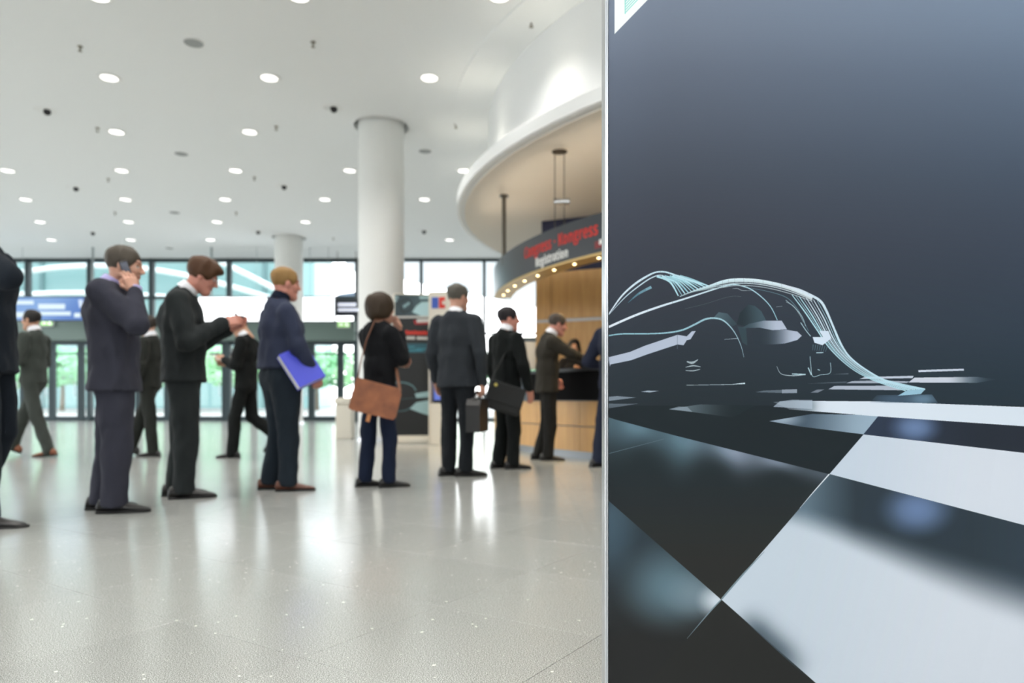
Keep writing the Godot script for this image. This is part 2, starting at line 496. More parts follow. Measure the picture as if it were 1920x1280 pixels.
# A person: x forward, y up, z to the person's right. o holds joints that differ from plain standing.
func person(o: Dictionary) -> Node3D:
	var H: float = o.get("h", 1.78)
	var k := H / 1.78
	var g: float = o.get("girth", 1.0)
	var j := {"hip": [0, 0.93, 0], "waist": [0, 1.1, 0], "chest": [0, 1.3, 0], "neck": [-0.025, 1.5, 0], "head": [0.03, 1.655, 0],
		"shR": [-0.01, 1.42, 0.185], "shL": [-0.01, 1.42, -0.185], "elR": [-0.03, 1.14, 0.25], "elL": [-0.03, 1.14, -0.25], "wrR": [0.06, 0.9, 0.26], "wrL": [0.06, 0.9, -0.26],
		"hpR": [0, 0.9, 0.085], "hpL": [0, 0.9, -0.085], "knR": [0.025, 0.5, 0.095], "knL": [0.025, 0.5, -0.095], "anR": [-0.03, 0.09, 0.1], "anL": [-0.03, 0.09, -0.1]}
	for n in j: j[n] = V(j[n]) * k
	for n in o.get("joints", {}): j[n] = V(o.joints[n])
	var root := thing("person", o.label, "person", o.at, deg_to_rad(o.yaw), o.get("group", ""))
	var cell: float = o.get("cell", 0.015)
	var skin: Color = o.get("skin", Color(0.5, 0.29, 0.21))
	# jacket
	var hem: float = o.get("hem", 0.79 * k)
	var loose: float = o.get("loose", 1.0)
	var top: Vector3 = j.chest + (j.neck - j.chest) * 0.35
	var low := Vector3(j.hip.x, hem - 0.06, j.hip.z)
	var ar: float = o.get("arm", 1.0)
	var jk := [cap(top, 0.1 * g, j.chest, 0.122 * g, 0.05, 1.5), cap(j.chest, 0.122 * g, j.waist, 0.114 * g * loose, 0.05, 1.42), cap(j.waist, 0.114 * g * loose, low, 0.138 * g * loose, 0.05, 1.42),
		cap(j.neck + Vector3(-0.005, -0.035, 0), 0.07, (j.shR + j.neck) * 0.5 + Vector3(0, -0.025, 0), 0.07, 0.06), cap(j.neck + Vector3(-0.005, -0.035, 0), 0.07, (j.shL + j.neck) * 0.5 + Vector3(0, -0.025, 0), 0.07, 0.06),
		cap(j.shR, 0.075 * ar, j.elR, 0.062 * ar, 0.035), cap(j.elR, 0.062 * ar, j.wrR, 0.046 * ar, 0.02), cap(j.shL, 0.075 * ar, j.elL, 0.062 * ar, 0.035), cap(j.elL, 0.062 * ar, j.wrL, 0.046 * ar, 0.02),
		cap(j.neck + Vector3(0, -0.05, 0), 0.075, top, 0.1 * g, 0.05, 1.2)]
	if o.get("bust", 0.0) > 0.0:
		for s in [-1.0, 1.0]: jk.append(egg(j.chest + Vector3(0.07, 0.0, s * 0.075), Vector3(0.07, 0.075, 0.075), 0.05))
	var subs := []
	var nu: Vector3 = (j.head - j.neck).normalized()
	subs.append(cap(j.neck + nu * 0.03, 0.06, j.neck + nu * 0.2, 0.075, 0.01))       # the neck opening
	if o.get("vent", false): subs.append(cap(Vector3(j.hip.x - 0.2 * g, 0.98 * k, 0), 0.006, Vector3(j.hip.x - 0.2 * g, hem - 0.05, 0), 0.03, 0.01))
	var cuts := []
	if o.get("hem_cut", true): cuts.append(Plane(Vector3.DOWN, -hem))
	var jacket := part(o.get("top_name", "jacket"), blob(jk, cell, subs, cuts, o.get("wrinkle", 0.014)), o.jacket, root)
	for fl in o.get("pockets", []):
		var m := MB.new()
		m.rbox(V(fl), Vector3(0.15, 0.05, 0.012), 0.005, Basis(Vector3.UP, fl[3]))
		part("pocket_flap", m, o.jacket, jacket)
	# trousers
	if o.get("legs", true):
		var lg: float = o.get("leg", 1.0)
		var seat: float = o.get("seat", 1.0) * g
		var tr := [cap(j.hpL, 0.092 * seat, j.hpR, 0.092 * seat, 0.04), cap(j.hip + Vector3(0, 0.1, 0), 0.09 * seat, j.hip - Vector3(0, 0.02, 0), 0.1 * seat, 0.04, 1.32)]
		for s in ["R", "L"]:
			var hp: Vector3 = j["hp" + s]
			var kn: Vector3 = j["kn" + s]
			var an: Vector3 = j["an" + s]
			tr.append(cap(hp, 0.086 * lg * seat, kn, 0.076 * lg, 0.03))
			tr.append(cap(kn, 0.076 * lg, an + Vector3(0.01, -0.03, 0), 0.066 * lg, 0.012))
		var tcuts := []
		if j.anR.y < 0.12 and j.anL.y < 0.12: tcuts.append(Plane(Vector3.DOWN, -0.035))
		part("trousers", blob(tr, cell, [], tcuts, o.get("wrinkle", 0.014)), o.trousers, root)
		for s in ["R", "L"]:
			var an: Vector3 = j["an" + s]
			var sh := part("shoe", kit.shoe, o.get("shoe", M.black_leather), root)
			sh.transform = Transform3D(Basis(Vector3.UP, deg_to_rad(o.get("toe" + s, 0.0))) * Basis(Vector3.BACK, deg_to_rad(o.get("lift" + s, 0.0))) * Basis().scaled(Vector3(k, k, k) * o.get("shoe_size", 1.0)), Vector3(an.x, an.y - 0.09 * k, an.z))
			part("sole", kit.sole, M.sole, sh)
	# body: one skin mesh from head to ankles
	var body := blob([cap(top, 0.07, j.waist, 0.075, 0.03, 1.35), cap(j.waist, 0.075, j.hip, 0.08, 0.03, 1.3), cap(j.neck + nu * 0.06, 0.05, top, 0.07, 0.03),
		cap(j.shR, 0.04, j.elR, 0.035, 0.02), cap(j.elR, 0.035, j.wrR, 0.027, 0.01), cap(j.shL, 0.04, j.elL, 0.035, 0.02), cap(j.elL, 0.035, j.wrL, 0.027, 0.01), cap(j.shL, 0.045, j.shR, 0.045, 0.02),
		cap(j.hpR, 0.07, j.knR, 0.05, 0.02), cap(j.knR, 0.05, j.anR, 0.035, 0.02), cap(j.hpL, 0.07, j.knL, 0.05, 0.02), cap(j.knL, 0.05, j.anL, 0.035, 0.02), cap(j.hpL, 0.07, j.hpR, 0.07, 0.02)], 0.022)
	var cols := PackedColorArray()
	cols.resize(body.v.size())
	cols.fill(skin)
	var hb := Basis(Vector3.UP, deg_to_rad(o.get("head_yaw", 0.0))) * Basis(Vector3.BACK, deg_to_rad(o.get("head_pitch", 0.0))) * Basis(Vector3.RIGHT, deg_to_rad(o.get("head_roll", 0.0)))
	var hs: float = o.get("head_size", 1.0)
	var ht := Transform3D(hb.scaled(Vector3.ONE * hs), j.head)
	add_to(body, cols, kit.head, kit.head_colors, ht, skin)
	for s in ["R", "L"]:
		var hd: Dictionary = o.get("hand" + s, {})
		var along: Vector3 = V(hd.dir) if hd.has("dir") else (j["wr" + s] - j["el" + s]).normalized()
		var palm: Vector3 = V(hd.palm) if hd.has("palm") else Vector3(0, 0, -1 if s == "R" else 1)
		add_to(body, cols, kit["hand_" + hd.get("pose", "relaxed")], null, at_frame(j["wr" + s] + along * 0.02, along, -palm, o.get("hand_size", 1.0)), skin, s == "L")
	var bm := part("body", body.mesh(cols), M.skin, root)
	part("hair", kit[o.get("hair", "short")], o.hair_mat, bm).transform = ht
	# shirt collar and cuffs
	if o.get("collar") != null:
		var cm := MB.new()
		var cb := at_frame(j.neck + nu * o.get("collar_y", 0.03), nu, Vector3.FORWARD)
		var turn := Transform3D(Basis(cb.basis.y, cb.basis.x, -cb.basis.z), cb.origin)
		cm.lathe([[0.06, 0.045], [0.064, 0.05], [0.069, 0.045], [0.078, -0.012], [0.072, -0.014], [0.06, 0.045]], 22, turn, false)
		var shirt := part("shirt_collar", cm, o.collar, root)
		if o.get("cuffs", true):
			for s in ["R", "L"]:
				var d: Vector3 = (j["wr" + s] - j["el" + s]).normalized()
				var f := at_frame(j["wr" + s], d, Vector3.FORWARD if absf(d.z) < 0.9 else Vector3.UP)
				var um := MB.new()
				um.lathe([[0.036, -0.02], [0.04, 0.028 + 0.02 * ar], [0.036, 0.03 + 0.02 * ar], [0.031, 0.02]], 16, Transform3D(Basis(f.basis.y, f.basis.x, -f.basis.z), f.origin), false)
				part("shirt_cuff", um, o.collar, root)
	return root

# ------------------------------------------------------------------ print: flat pictures for the display walls
class Ink:
	var im: Image
	var w: int
	var h: int
	func _init(ww: int, hh: int, c: Color) -> void:
		w = ww; h = hh
		im = Image.create(w, h, false, Image.FORMAT_RGB8)
		im.fill(c)
	# fills a polygon; a linear blend from a (at p) to b (at q), or a round patch of colour a that fades out with radii q
	func fill(poly: Array, a: Color, b = null, p := Vector2.ZERO, q := Vector2.ZERO, round_ := false) -> void:
		var x0 := w; var x1 := 0; var y0 := h; var y1 := 0
		for t in poly:
			x0 = mini(x0, int(t.x) - 1); x1 = maxi(x1, int(t.x) + 2); y0 = mini(y0, int(t.y) - 1); y1 = maxi(y1, int(t.y) + 2)
		if round_:
			x0 = maxi(x0, int(p.x - q.x)); x1 = mini(x1, int(p.x + q.x) + 1); y0 = maxi(y0, int(p.y - q.y)); y1 = mini(y1, int(p.y + q.y) + 1)
		x0 = clampi(x0, 0, w); x1 = clampi(x1, 0, w); y0 = clampi(y0, 0, h); y1 = clampi(y1, 0, h)
		if x1 <= x0: return
		var n := poly.size()
		var cov := PackedFloat32Array()
		var l2 := (q - p).length_squared()
		for y in range(y0, y1):
			cov.resize(x1 - x0)
			cov.fill(0.0)
			var any := false
			for sub in 3:
				var yy := y + (sub + 0.5) / 3.0
				var xs := []
				for i in n:
					var u: Vector2 = poly[i]
					var v: Vector2 = poly[(i + 1) % n]
					if (u.y <= yy) != (v.y <= yy): xs.append(u.x + (yy - u.y) / (v.y - u.y) * (v.x - u.x))
				xs.sort()
				for k in range(0, xs.size() - 1, 2):
					var s := clampf(xs[k], x0, x1)
					var e := clampf(xs[k + 1], x0, x1)
					if e <= s: continue
					any = true
					var si := int(s)
					var ei := int(e)
					if si == ei: cov[mini(si, x1 - 1) - x0] += (e - s) / 3.0
					else:
						cov[si - x0] += (si + 1 - s) / 3.0
						for x in range(si + 1, ei): cov[x - x0] += 1.0 / 3.0
						if ei < x1: cov[ei - x0] += (e - ei) / 3.0
			if not any: continue
			for x in range(x0, x1):
				var f := cov[x - x0]
				if f <= 0.0: continue
				var c := a
				if round_:
					var r := Vector2((x - p.x) / q.x, (y - p.y) / q.y).length()
					if r >= 1.0: continue
					var sm := (1.0 - r * r)
					f *= sm * sm * a.a
				elif b is Callable:
					c = b.call(x, y)
					f *= c.a
				elif b != null:
					var t := clampf((Vector2(x, y) - p).dot(q - p) / l2, 0.0, 1.0)
					t = t * t * (3.0 - 2.0 * t)
					c = a.lerp(b, t)
					f *= c.a
				else: f *= c.a
				im.set_pixel(x, y, im.get_pixel(x, y).lerp(Color(c.r, c.g, c.b), f))
	func stroke(pts: Array, widths: Array, a: Color, b = null) -> void:   # a smooth line through points, its width and colour running along it
		var line := []
		var wd := []
		for i in pts.size() - 1:
			var p0: Vector2 = pts[maxi(i - 1, 0)]
			var p3: Vector2 = pts[mini(i + 2, pts.size() - 1)]
			for s in 8:
				line.append(pts[i].cubic_interpolate(pts[i + 1], p0, p3, s / 8.0))
				wd.append(_w(widths, (i + s / 8.0) / (pts.size() - 1)))
		line.append(pts[pts.size() - 1]); wd.append(widths[widths.size() - 1])
		for i in range(0, line.size() - 1, 4):   # short pieces, so that the colour can change and no piece crosses itself
			var l := []
			var r := []
			for k in range(i, mini(i + 5, line.size())):
				var d: Vector2 = (line[mini(k + 1, line.size() - 1)] - line[maxi(k - 1, 0)]).normalized().orthogonal() * maxf(wd[k], 0.7) * 0.5
				l.append(line[k] + d); r.push_front(line[k] - d)
			fill(l + r, a if b == null else a.lerp(b, float(i) / line.size()))
	func _w(widths: Array, t: float) -> float:
		var f := t * (widths.size() - 1)
		var i := mini(int(f), widths.size() - 1)
		return lerpf(widths[i], widths[mini(i + 1, widths.size() - 1)], f - i)

func pts(a: Array, o: Vector2, k: float) -> Array:
	var out := []
	for i in range(0, a.size(), 2): out.append(o + Vector2(a[i], a[i + 1]) / k)
	return out

# The sheet on the near display wall: a car drawn in light above a chequered floor. 896 dots to the metre; dot (0, 0) is the upper left corner.
func car_print() -> Image:
	var W := 1000
	var Ht := 1926
	# the backdrop: a grey that deepens downwards
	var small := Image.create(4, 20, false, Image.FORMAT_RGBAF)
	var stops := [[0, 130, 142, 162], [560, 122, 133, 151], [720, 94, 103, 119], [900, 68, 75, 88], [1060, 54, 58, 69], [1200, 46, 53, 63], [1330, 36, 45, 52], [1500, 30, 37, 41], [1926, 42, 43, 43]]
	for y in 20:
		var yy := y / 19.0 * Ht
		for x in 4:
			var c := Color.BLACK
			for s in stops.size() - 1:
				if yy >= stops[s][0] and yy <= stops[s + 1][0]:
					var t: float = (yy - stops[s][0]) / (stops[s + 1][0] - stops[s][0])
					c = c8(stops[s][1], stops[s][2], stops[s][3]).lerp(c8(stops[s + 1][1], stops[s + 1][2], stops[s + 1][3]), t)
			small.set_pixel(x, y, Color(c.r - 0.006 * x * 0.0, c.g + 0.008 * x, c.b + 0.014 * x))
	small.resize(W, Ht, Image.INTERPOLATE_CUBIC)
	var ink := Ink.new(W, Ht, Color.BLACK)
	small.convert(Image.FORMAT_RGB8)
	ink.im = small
	var O := Vector2(-1141, 585)                  # picture dots to sheet dots
	var A := Vector2(1120 - 1141, 480 + 585)      # three survey frames and their scales
	var B := Vector2(1480 - 1141, 480 + 585)
	var C := Vector2(1100 - 1141, 760 + 585)
	var ka := 4.2675
	var kc := 2.3415
	var ice := c8(178, 220, 232)
	var white := c8(214, 224, 236)
	var pale := c8(176, 186, 205)
	var night := c8(27, 36, 41)
	# lower ground of the picture
	ink.fill(pts([0, 0, 2400, 0, 2400, 1800, 0, 1800], C, kc), Color(night, 0.9), Color(c8(40, 42, 41), 0.9), C + Vector2(0, 40), C + Vector2(0, 500))
	# chequered floor
	var t4 := pts([60, 385, 590, 850, 430, 1035, 300, 1230, 60, 1230], C, kc)
	ink.fill(t4, c8(48, 60, 68), c8(40, 41, 41), C + Vector2(60, 240), C + Vector2(120, 440))
	ink.fill(t4, Color(c8(80, 105, 122), 0.6), null, C + Vector2(95, 520) / kc, Vector2(70, 130), true)
	ink.fill(t4, Color(c8(104, 132, 145), 0.85), null, C + Vector2(365, 795) / kc, Vector2(120, 105), true)
	ink.fill(t4, Color(c8(130, 150, 162), 0.7), null, C + Vector2(490, 830) / kc, Vector2(80, 60), true)
	ink.fill(t4, Color(c8(205, 215, 225), 1.0), null, C + Vector2(575, 855) / kc, Vector2(48, 42), true)
	ink.fill(pts([590, 850, 1000, 1225, 90, 1600, 90, 1400, 430, 1035], C, kc), c8(41, 42, 41))
	var t3 := pts([60, 40, 130, 62, 385, 130, 1063, 300, 590, 850, 60, 385], C, kc)
	ink.fill(t3, c8(33, 42, 47), c8(43, 44, 42), C + Vector2(0, 80), C + Vector2(0, 330))
	var sheen := func(x: int, y: int) -> Color:
		var u := (x - C.x) * kc
		var v := (y - C.y) * kc
		var below := v - (62.0 + 0.255 * (u - 130.0))
		var deep := lerpf(112.0, 44.0, smoothstep(260.0, 1000.0, u)) * (0.9 + 0.22 * cos((u - 400.0) * 0.021))
		var a := exp(-(below * below) / (deep * deep)) * (0.84 + 0.16 * cos((u - 215.0) * 0.03)) * (1.0 - 0.6 * smoothstep(700.0, 1060.0, u))
		return Color(c8(96, 124, 138).lerp(c8(140, 152, 172), clampf((u - 420.0) / 240.0, 0.0, 1.0)), clampf(a, 0.0, 0.95))
	ink.fill(t3, Color.WHITE, sheen)
	ink.stroke(pts([90, 212, 340, 146], C, kc), [1.2, 0.8], c8(90, 108, 118))
	ink.fill(pts([800, 68, 990, 36, 1290, 42, 1215, 126, 940, 92], C, kc), c8(62, 78, 92), c8(150, 172, 190), C + Vector2(380, 0), C + Vector2(530, 30))
	ink.fill(pts([800, 68, 990, 36, 1290, 42, 1215, 126, 940, 92], C, kc), Color(c8(168, 185, 202), 0.9), null, C + Vector2(850, 55) / kc, Vector2(55, 26), true)
	var t7 := pts([1283, 42, 2400, 112, 2400, 265, 1215, 126], C, kc)
	ink.fill(t7, c8(44, 55, 74), c8(36, 43, 54), C + Vector2(520, 0), C + Vector2(760, 0))
	ink.fill(t7, Color(c8(108, 132, 172), 0.95), null, C + Vector2(1440, 95) / kc, Vector2(60, 40), true)
	ink.fill(pts([1215, 126, 2400, 262, 2400, 660, 1065, 300], C, kc), c8(196, 208, 222), c8(212, 219, 230), C + Vector2(460, 100), C + Vector2(760, 140))
	var t2 := pts([1065, 300, 2400, 650, 2400, 2450, 590, 850], C, kc)
	ink.fill(t2, c8(196, 208, 220), c8(212, 219, 229), C + Vector2(300, 300), C + Vector2(760, 420))
	# printed mirror image across the upper part of the slab: dark, with a soft lower edge
	var edge := [[850, 470], [1000, 512], [1100, 545], [1300, 622], [1500, 702], [1700, 776], [1920, 852], [2400, 1020]]
	var dusk := func(x: int, y: int) -> Color:
		var u := (x - C.x) * kc
		var v := (y - C.y) * kc
		var k := 0
		while k < edge.size() - 2 and u > edge[k + 1][0]: k += 1
		var t := clampf((u - edge[k][0]) / float(edge[k + 1][0] - edge[k][0]), 0.0, 1.0)
		var mid := lerpf(edge[k][1], edge[k + 1][1], t)
		var soft := lerpf(60.0, 135.0, clampf((u - 900.0) / 900.0, 0.0, 1.0))
		var a := clampf((mid + soft - v) / (2.0 * soft), 0.0, 1.0)
		var core := c8(96, 116, 130).lerp(c8(46, 58, 67), clampf((u - 960.0) / 220.0, 0.0, 1.0))
		return Color(core.lerp(c8(66, 84, 104), clampf((u - 1700.0) / 700.0, 0.0, 1.0) * 0.5), a * a * (3.0 - 2.0 * a))
	ink.fill(t2, Color.WHITE, dusk)
	ink.fill(t2, Color(c8(108, 132, 172), 0.95), null, C + Vector2(1450, 455) / kc, Vector2(85, 62), true)
	var low_edge := func(x: int, y: int) -> Color:
		var p := Vector2(x - C.x, y - C.y) * kc - Vector2(590, 850)
		var d := Vector2(405, 368).normalized()
		var along := p.dot(d) / 547.0
		var off := absf(p.cross(d))
		var m := smoothstep(0.12, 0.42, along) * (1.0 - smoothstep(0.6, 0.98, along))
		return Color(c8(70, 84, 94), 0.85 * m * exp(-(off * off) / (62.0 * 62.0)))
	ink.fill(pts([590, 850, 800, 850, 1200, 1225, 1000, 1225], C, kc), Color.WHITE, low_edge)
	ink.stroke(pts([1065, 300, 990, 385, 935, 450], C, kc), [2.4, 1.6, 0.5], c8(226, 234, 240))
	ink.stroke(pts([592, 848, 690, 735, 780, 640], C, kc), [3.2, 3.0, 0.6], c8(120, 140, 150))
	ink.stroke(pts([440, 1022, 540, 905, 590, 852], C, kc), [0.5, 2.4, 2.4], c8(120, 140, 150))
	ink.fill(pts([360, 14, 500, -6, 740, 0, 640, 52], C, kc), c8(96, 110, 118), c8(30, 40, 45), C + Vector2(160, 10), C + Vector2(280, 20))
	# bands of light behind the car
	ink.fill(pts([-130, 1165, 60, 1155, 700, 1160, 2400, 1225, 2400, 1395, 700, 1280, 0, 1225], B, 4.266), Color(white, 0.3), white, B + Vector2(-10, 270), B + Vector2(75, 275))
	ink.fill(pts([-130, 1165, 60, 1155, 330, 1157, 330, 1245, 0, 1222], B, 4.266), Color(c8(120, 138, 152), 0.8), null, B + Vector2(130, 1195) / 4.266, Vector2(26, 22), true)
	for s in [[[1030, 910, 1395, 898, 1397, 915, 1033, 927], 1.0], [[560, 982, 600, 965, 995, 955, 985, 975], 0.95], [[450, 1016, 500, 998, 700, 992, 960, 1000, 940, 1014], 0.75], [[310, 1064, 360, 1036, 800, 1034, 900, 1072], 0.85], [[170, 1090, 220, 1066, 280, 1064, 230, 1090], 0.5], [[-60, 1065, 60, 1062, 60, 1092, -60, 1096], 0.5], [[140, 1018, 460, 1000, 450, 1014], 0.25], [[330, 945, 475, 935, 470, 944], 0.3]]:
		ink.fill(pts(s[0], B, 4.266), Color(c8(198, 206, 222), s[1]))
	ink.fill(pts([950, 1010, 1000, 970, 1500, 964, 1660, 985, 1500, 1012], B, 4.266), Color(c8(208, 214, 228), 0.95), Color(c8(120, 140, 155), 0.05), B + Vector2(1250, 0) / 4.266, B + Vector2(1650, 0) / 4.266)
	ink.fill(pts([640, 1170, 700, 1110, 1140, 1105, 1190, 1175], B, 4.266), Color(c8(110, 140, 165), 0.85), null, B + Vector2(1060, 1140) / 4.266, Vector2(48, 20), true)
	ink.fill(pts([640, 1170, 700, 1110, 1140, 1105, 1190, 1175], B, 4.266), Color(c8(80, 104, 128), 0.7), null, B + Vector2(830, 1140) / 4.266, Vector2(60, 18), true)
	for s in [[[345, 1084, 400, 1074, 495, 1077, 420, 1090], 0.9], [[80, 1124, 160, 1118, 312, 1130, 90, 1158], 0.6], [[80, 1178, 240, 1180, 330, 1178, 170, 1205, 80, 1218], 0.4], [[570, 1226, 650, 1200, 720, 1205, 760, 1245], 0.45], [[1265, 1088, 1330, 1074, 1600, 1064, 1598, 1096], 0.4], [[1405, 1205, 1460, 1160, 1560, 1148, 1720, 1150, 1720, 1222], 0.75]]:
		ink.fill(pts(s[0], A, ka), Color(c8(176, 190, 206), s[1]))
	# the car's body: planes of grey, then lines of light
	ink.fill(pts([85, 800, 95, 806, 260, 765, 380, 715, 640, 628, 715, 640, 755, 600, 788, 597, 745, 665, 715, 672, 690, 712, 640, 706, 400, 785, 270, 832, 105, 866, 100, 884], A, ka), pale)
	ink.stroke(pts([640, 630, 640, 742], A, ka), [0.8, 0.6], c8(110, 120, 138))
	ink.fill(pts([930, 490, 970, 447, 1040, 458, 1120, 545, 1080, 560, 1000, 502], A, ka), c8(78, 98, 108), c8(50, 66, 75), A + Vector2(940, 450) / ka, A + Vector2(1110, 560) / ka)
	ink.fill(pts([1115, 545, 1140, 455, 1205, 386, 1262, 398, 1312, 440, 1352, 518, 1200, 562], A, ka), c8(34, 46, 53), c8(62, 82, 92), A + Vector2(1130, 500) / ka, A + Vector2(1330, 470) / ka)
	ink.fill(pts([1120, 560, 1190, 570, 1200, 715, 1160, 690], A, ka), Color(c8(50, 70, 78), 0.8))
	ink.fill(pts([1150, 575, 1215, 540, 1330, 515, 1475, 515, 1518, 585, 1400, 592, 1300, 572], A, ka), c8(56, 74, 83), pale, A + Vector2(1180, 0) / ka, A + Vector2(1450, 0) / ka)
	ink.fill(pts([1230, 590, 1400, 590, 1515, 588, 1600, 602, 1636, 636, 1600, 670, 1500, 698, 1400, 706, 1260, 706], A, ka), Color(c8(40, 55, 62), 0.2), Color(c8(176, 186, 206), 1.0), A + Vector2(1280, 0) / ka, A + Vector2(1580, 0) / ka)
	for s in [[[1015, 666, 1070, 661, 1127, 657], [0.4, 1.4], 200], [[710, 1031, 930, 1028, 1080, 1026], [0.8, 1.2], 190], [[1080, 1025, 1130, 1020, 1182, 1017], [1.0, 3.0], 225], [[715, 842, 760, 852, 806, 826], [2, 5, 1], 176], [[705, 888, 765, 876, 826, 884], [1, 2.4, 1], 190], [[705, 914, 765, 916, 822, 904], [1, 2.2, 1], 190], [[1080, 260, 1120, 258, 1160, 274, 1235, 276], [0.6, 1.6, 0.6], 150], [[700, 420, 850, 385, 1050, 325, 1150, 322], [0.5, 0.9], 90], [[1430, 405, 1480, 400], [1, 1], 140], [[1510, 365, 1570, 400, 1620, 470, 1650, 530], [1.2, 1.6, 1.0], 150], [[1435, 880, 1470, 940, 1560, 955, 1665, 946], [0.7, 1.4, 1.8], 200]]:
		ink.stroke(pts(s[0], A, ka), s[1], c8(s[2] * 0.92, s[2], s[2] * 1.04))
	ink.stroke(pts([1230, 255, 1400, 290, 1520, 335, 1600, 420, 1640, 500, 1690, 600], A, ka), [0.8, 1.4, 1.0], c8(96, 128, 140))
	ink.stroke(pts([245, 372, 330, 300, 432, 246], A, ka), [0.6, 4.0, 5.5], c8(70, 110, 124), c8(140, 180, 196))
	for t in 10:
		var u := t / 9.0
		var a := Vector2(475, 160).lerp(Vector2(660, 158), u)
		var b := Vector2(648, 318).lerp(Vector2(885, 236), u)
		var m := Vector2(580, 205).lerp(Vector2(755, 186), u)
		ink.stroke([A + a / ka, A + m / ka, A + b / ka], [4.5, 4.0, 2.2] if t % 3 != 1 else [1.6, 2.4, 1.4], c8(150, 196, 210) if t % 2 else ice)
	ink.stroke(pts([76, 486, 120, 420, 200, 312, 300, 222, 400, 158, 470, 128, 540, 126, 620, 150, 720, 186, 820, 216, 885, 236], A, ka), [1.5, 3.2, 4.2, 3.0, 3.4, 3.4, 1.6], white, ice)
	ink.stroke(pts([90, 470, 220, 330, 330, 240, 430, 174, 510, 152, 570, 190], A, ka), [0.6, 2.2, 2.6, 2.2, 1.2], c8(190, 214, 226))
	ink.stroke(pts([76, 572, 300, 474, 500, 402, 700, 340, 900, 275, 1000, 244, 1080, 226, 1150, 236, 1230, 265, 1320, 332, 1390, 410, 1440, 512], A, ka), [4.6, 4.2, 3.0, 2.8, 2.4, 2.0, 1.6], c8(222, 230, 240), c8(150, 200, 214))
	ink.stroke(pts([85, 636, 200, 621, 400, 620, 560, 612, 680, 590, 780, 545, 860, 505, 930, 495, 1000, 510, 1060, 560, 1110, 630, 1150, 720, 1172, 808], A, ka), [2.6, 2.6, 3.4, 3.6, 3.0, 1.6, 0.7], c8(140, 186, 200), c8(170, 200, 212))
	for s in [[0, 5.0, 232], [14, 3.2, 214], [30, 2.0, 200], [48, 1.6, 180]]:
		var y: float = s[0]
		ink.stroke(pts([660, 322, 760, 282 + y * 0.1, 900, 237 + y * 0.5, 1000, 202 + y, 1100, 187 + y, 1250, 190 + y, 1400, 214 + y, 1550, 254 + y, 1720, 332 + y * 0.6], A, ka), [1.2, s[1] * 0.8, s[1], s[1], s[1] * 0.9], c8(s[2] * 0.86, s[2] * 0.98, s[2] * 1.02), c8(s[2] * 0.95, s[2], s[2] * 1.03))
	# strands that run down over the nose to the ground
	for t in 9:
		var u := t / 8.0
		var st := Vector2(20, 308).lerp(Vector2(250, 360), u)
		var p1 := Vector2(120, 440).lerp(Vector2(330, 520), u)
		var p2 := Vector2(215, 580).lerp(Vector2(400, 690), u)
		var p3 := Vector2(330, 745).lerp(Vector2(480, 800), u)
		var p4 := Vector2(500, 900).lerp(Vector2(610, 905), u)
		var p5 := Vector2(690, 1000).lerp(Vector2(760, 985), u)
		var p6 := Vector2(930, 1075).lerp(Vector2(1085, 1062), u)
		var ln := []
		for p in [st, p1, p2, p3, p4, p5, p6]: ln.append(B + p / 4.266)
		ink.stroke(ln, [1.4, 2.6, 2.6, 2.2, 1.6, 1.4, 2.4] if t % 2 == 0 else [0.8, 1.2, 1.2, 1.0, 0.8, 1.0, 1.0], ice if t < 3 or t > 6 else c8(206, 220, 232), c8(178, 216, 230))
	ink.stroke(pts([-60, 232, 60, 262, 150, 302, 240, 352, 290, 424, 360, 584, 430, 732, 500, 822, 620, 912, 760, 990, 900, 1032, 1086, 1066], B, 4.266), [3.0, 5.0, 5.0, 3.4, 3.0, 3.4, 2.6], white, c8(180, 218, 232))
	ink.fill(pts([865, 1116, 940, 1072, 1088, 1062, 1052, 1102], B, 4.266), c8(150, 190, 212))
	ink.fill(pts([185, 645, 268, 645, 238, 596, 312, 597, 336, 655, 265, 712, 200, 692], B, 4.266), c8(208, 222, 238))
	for k in 7:
		ink.stroke(pts([190 + k * 19, 705 + k * 2, 186 + k * 17, 752 + k * 2], B, 4.266), [1.2, 0.7], c8(88, 116, 126))
	for s in [[[165, 800, 172, 880, 186, 960, 250, 948, 326, 932, 328, 850], 1.2], [[215, 772, 272, 770], 1.8], [[150, 890, 176, 950], 2.2], [[20, 941, 130, 945], 2.2], [[225, 905, 245, 912], 1.6], [[90, 530, 130, 590, 170, 640], 1.6], [[-30, 350, 40, 410, 100, 480, 130, 560], 1.0]]:
		ink.stroke(pts(s[0], B, 4.266), [s[1]], c8(176, 206, 216))
	# the white corner with its fine green hatching, upper left
	ink.fill([O + Vector2(1152, 64), O + Vector2(1152, -585), O + Vector2(1725, -585), O + Vector2(1214, 0)], c8(244, 248, 247))
	for k in 60:
		var e := 24.0 - k * 5.2
		ink.stroke([O + Vector2(1172, e), O + Vector2(1172 + 60 + k * 2.0, e - (60 + k * 2.0) * 1.06)], [1.6], c8(150, 222, 214))
	ink.stroke([O + Vector2(1172, 26), O + Vector2(1172, -300)], [1.6], c8(150, 222, 214))
	return ink.im

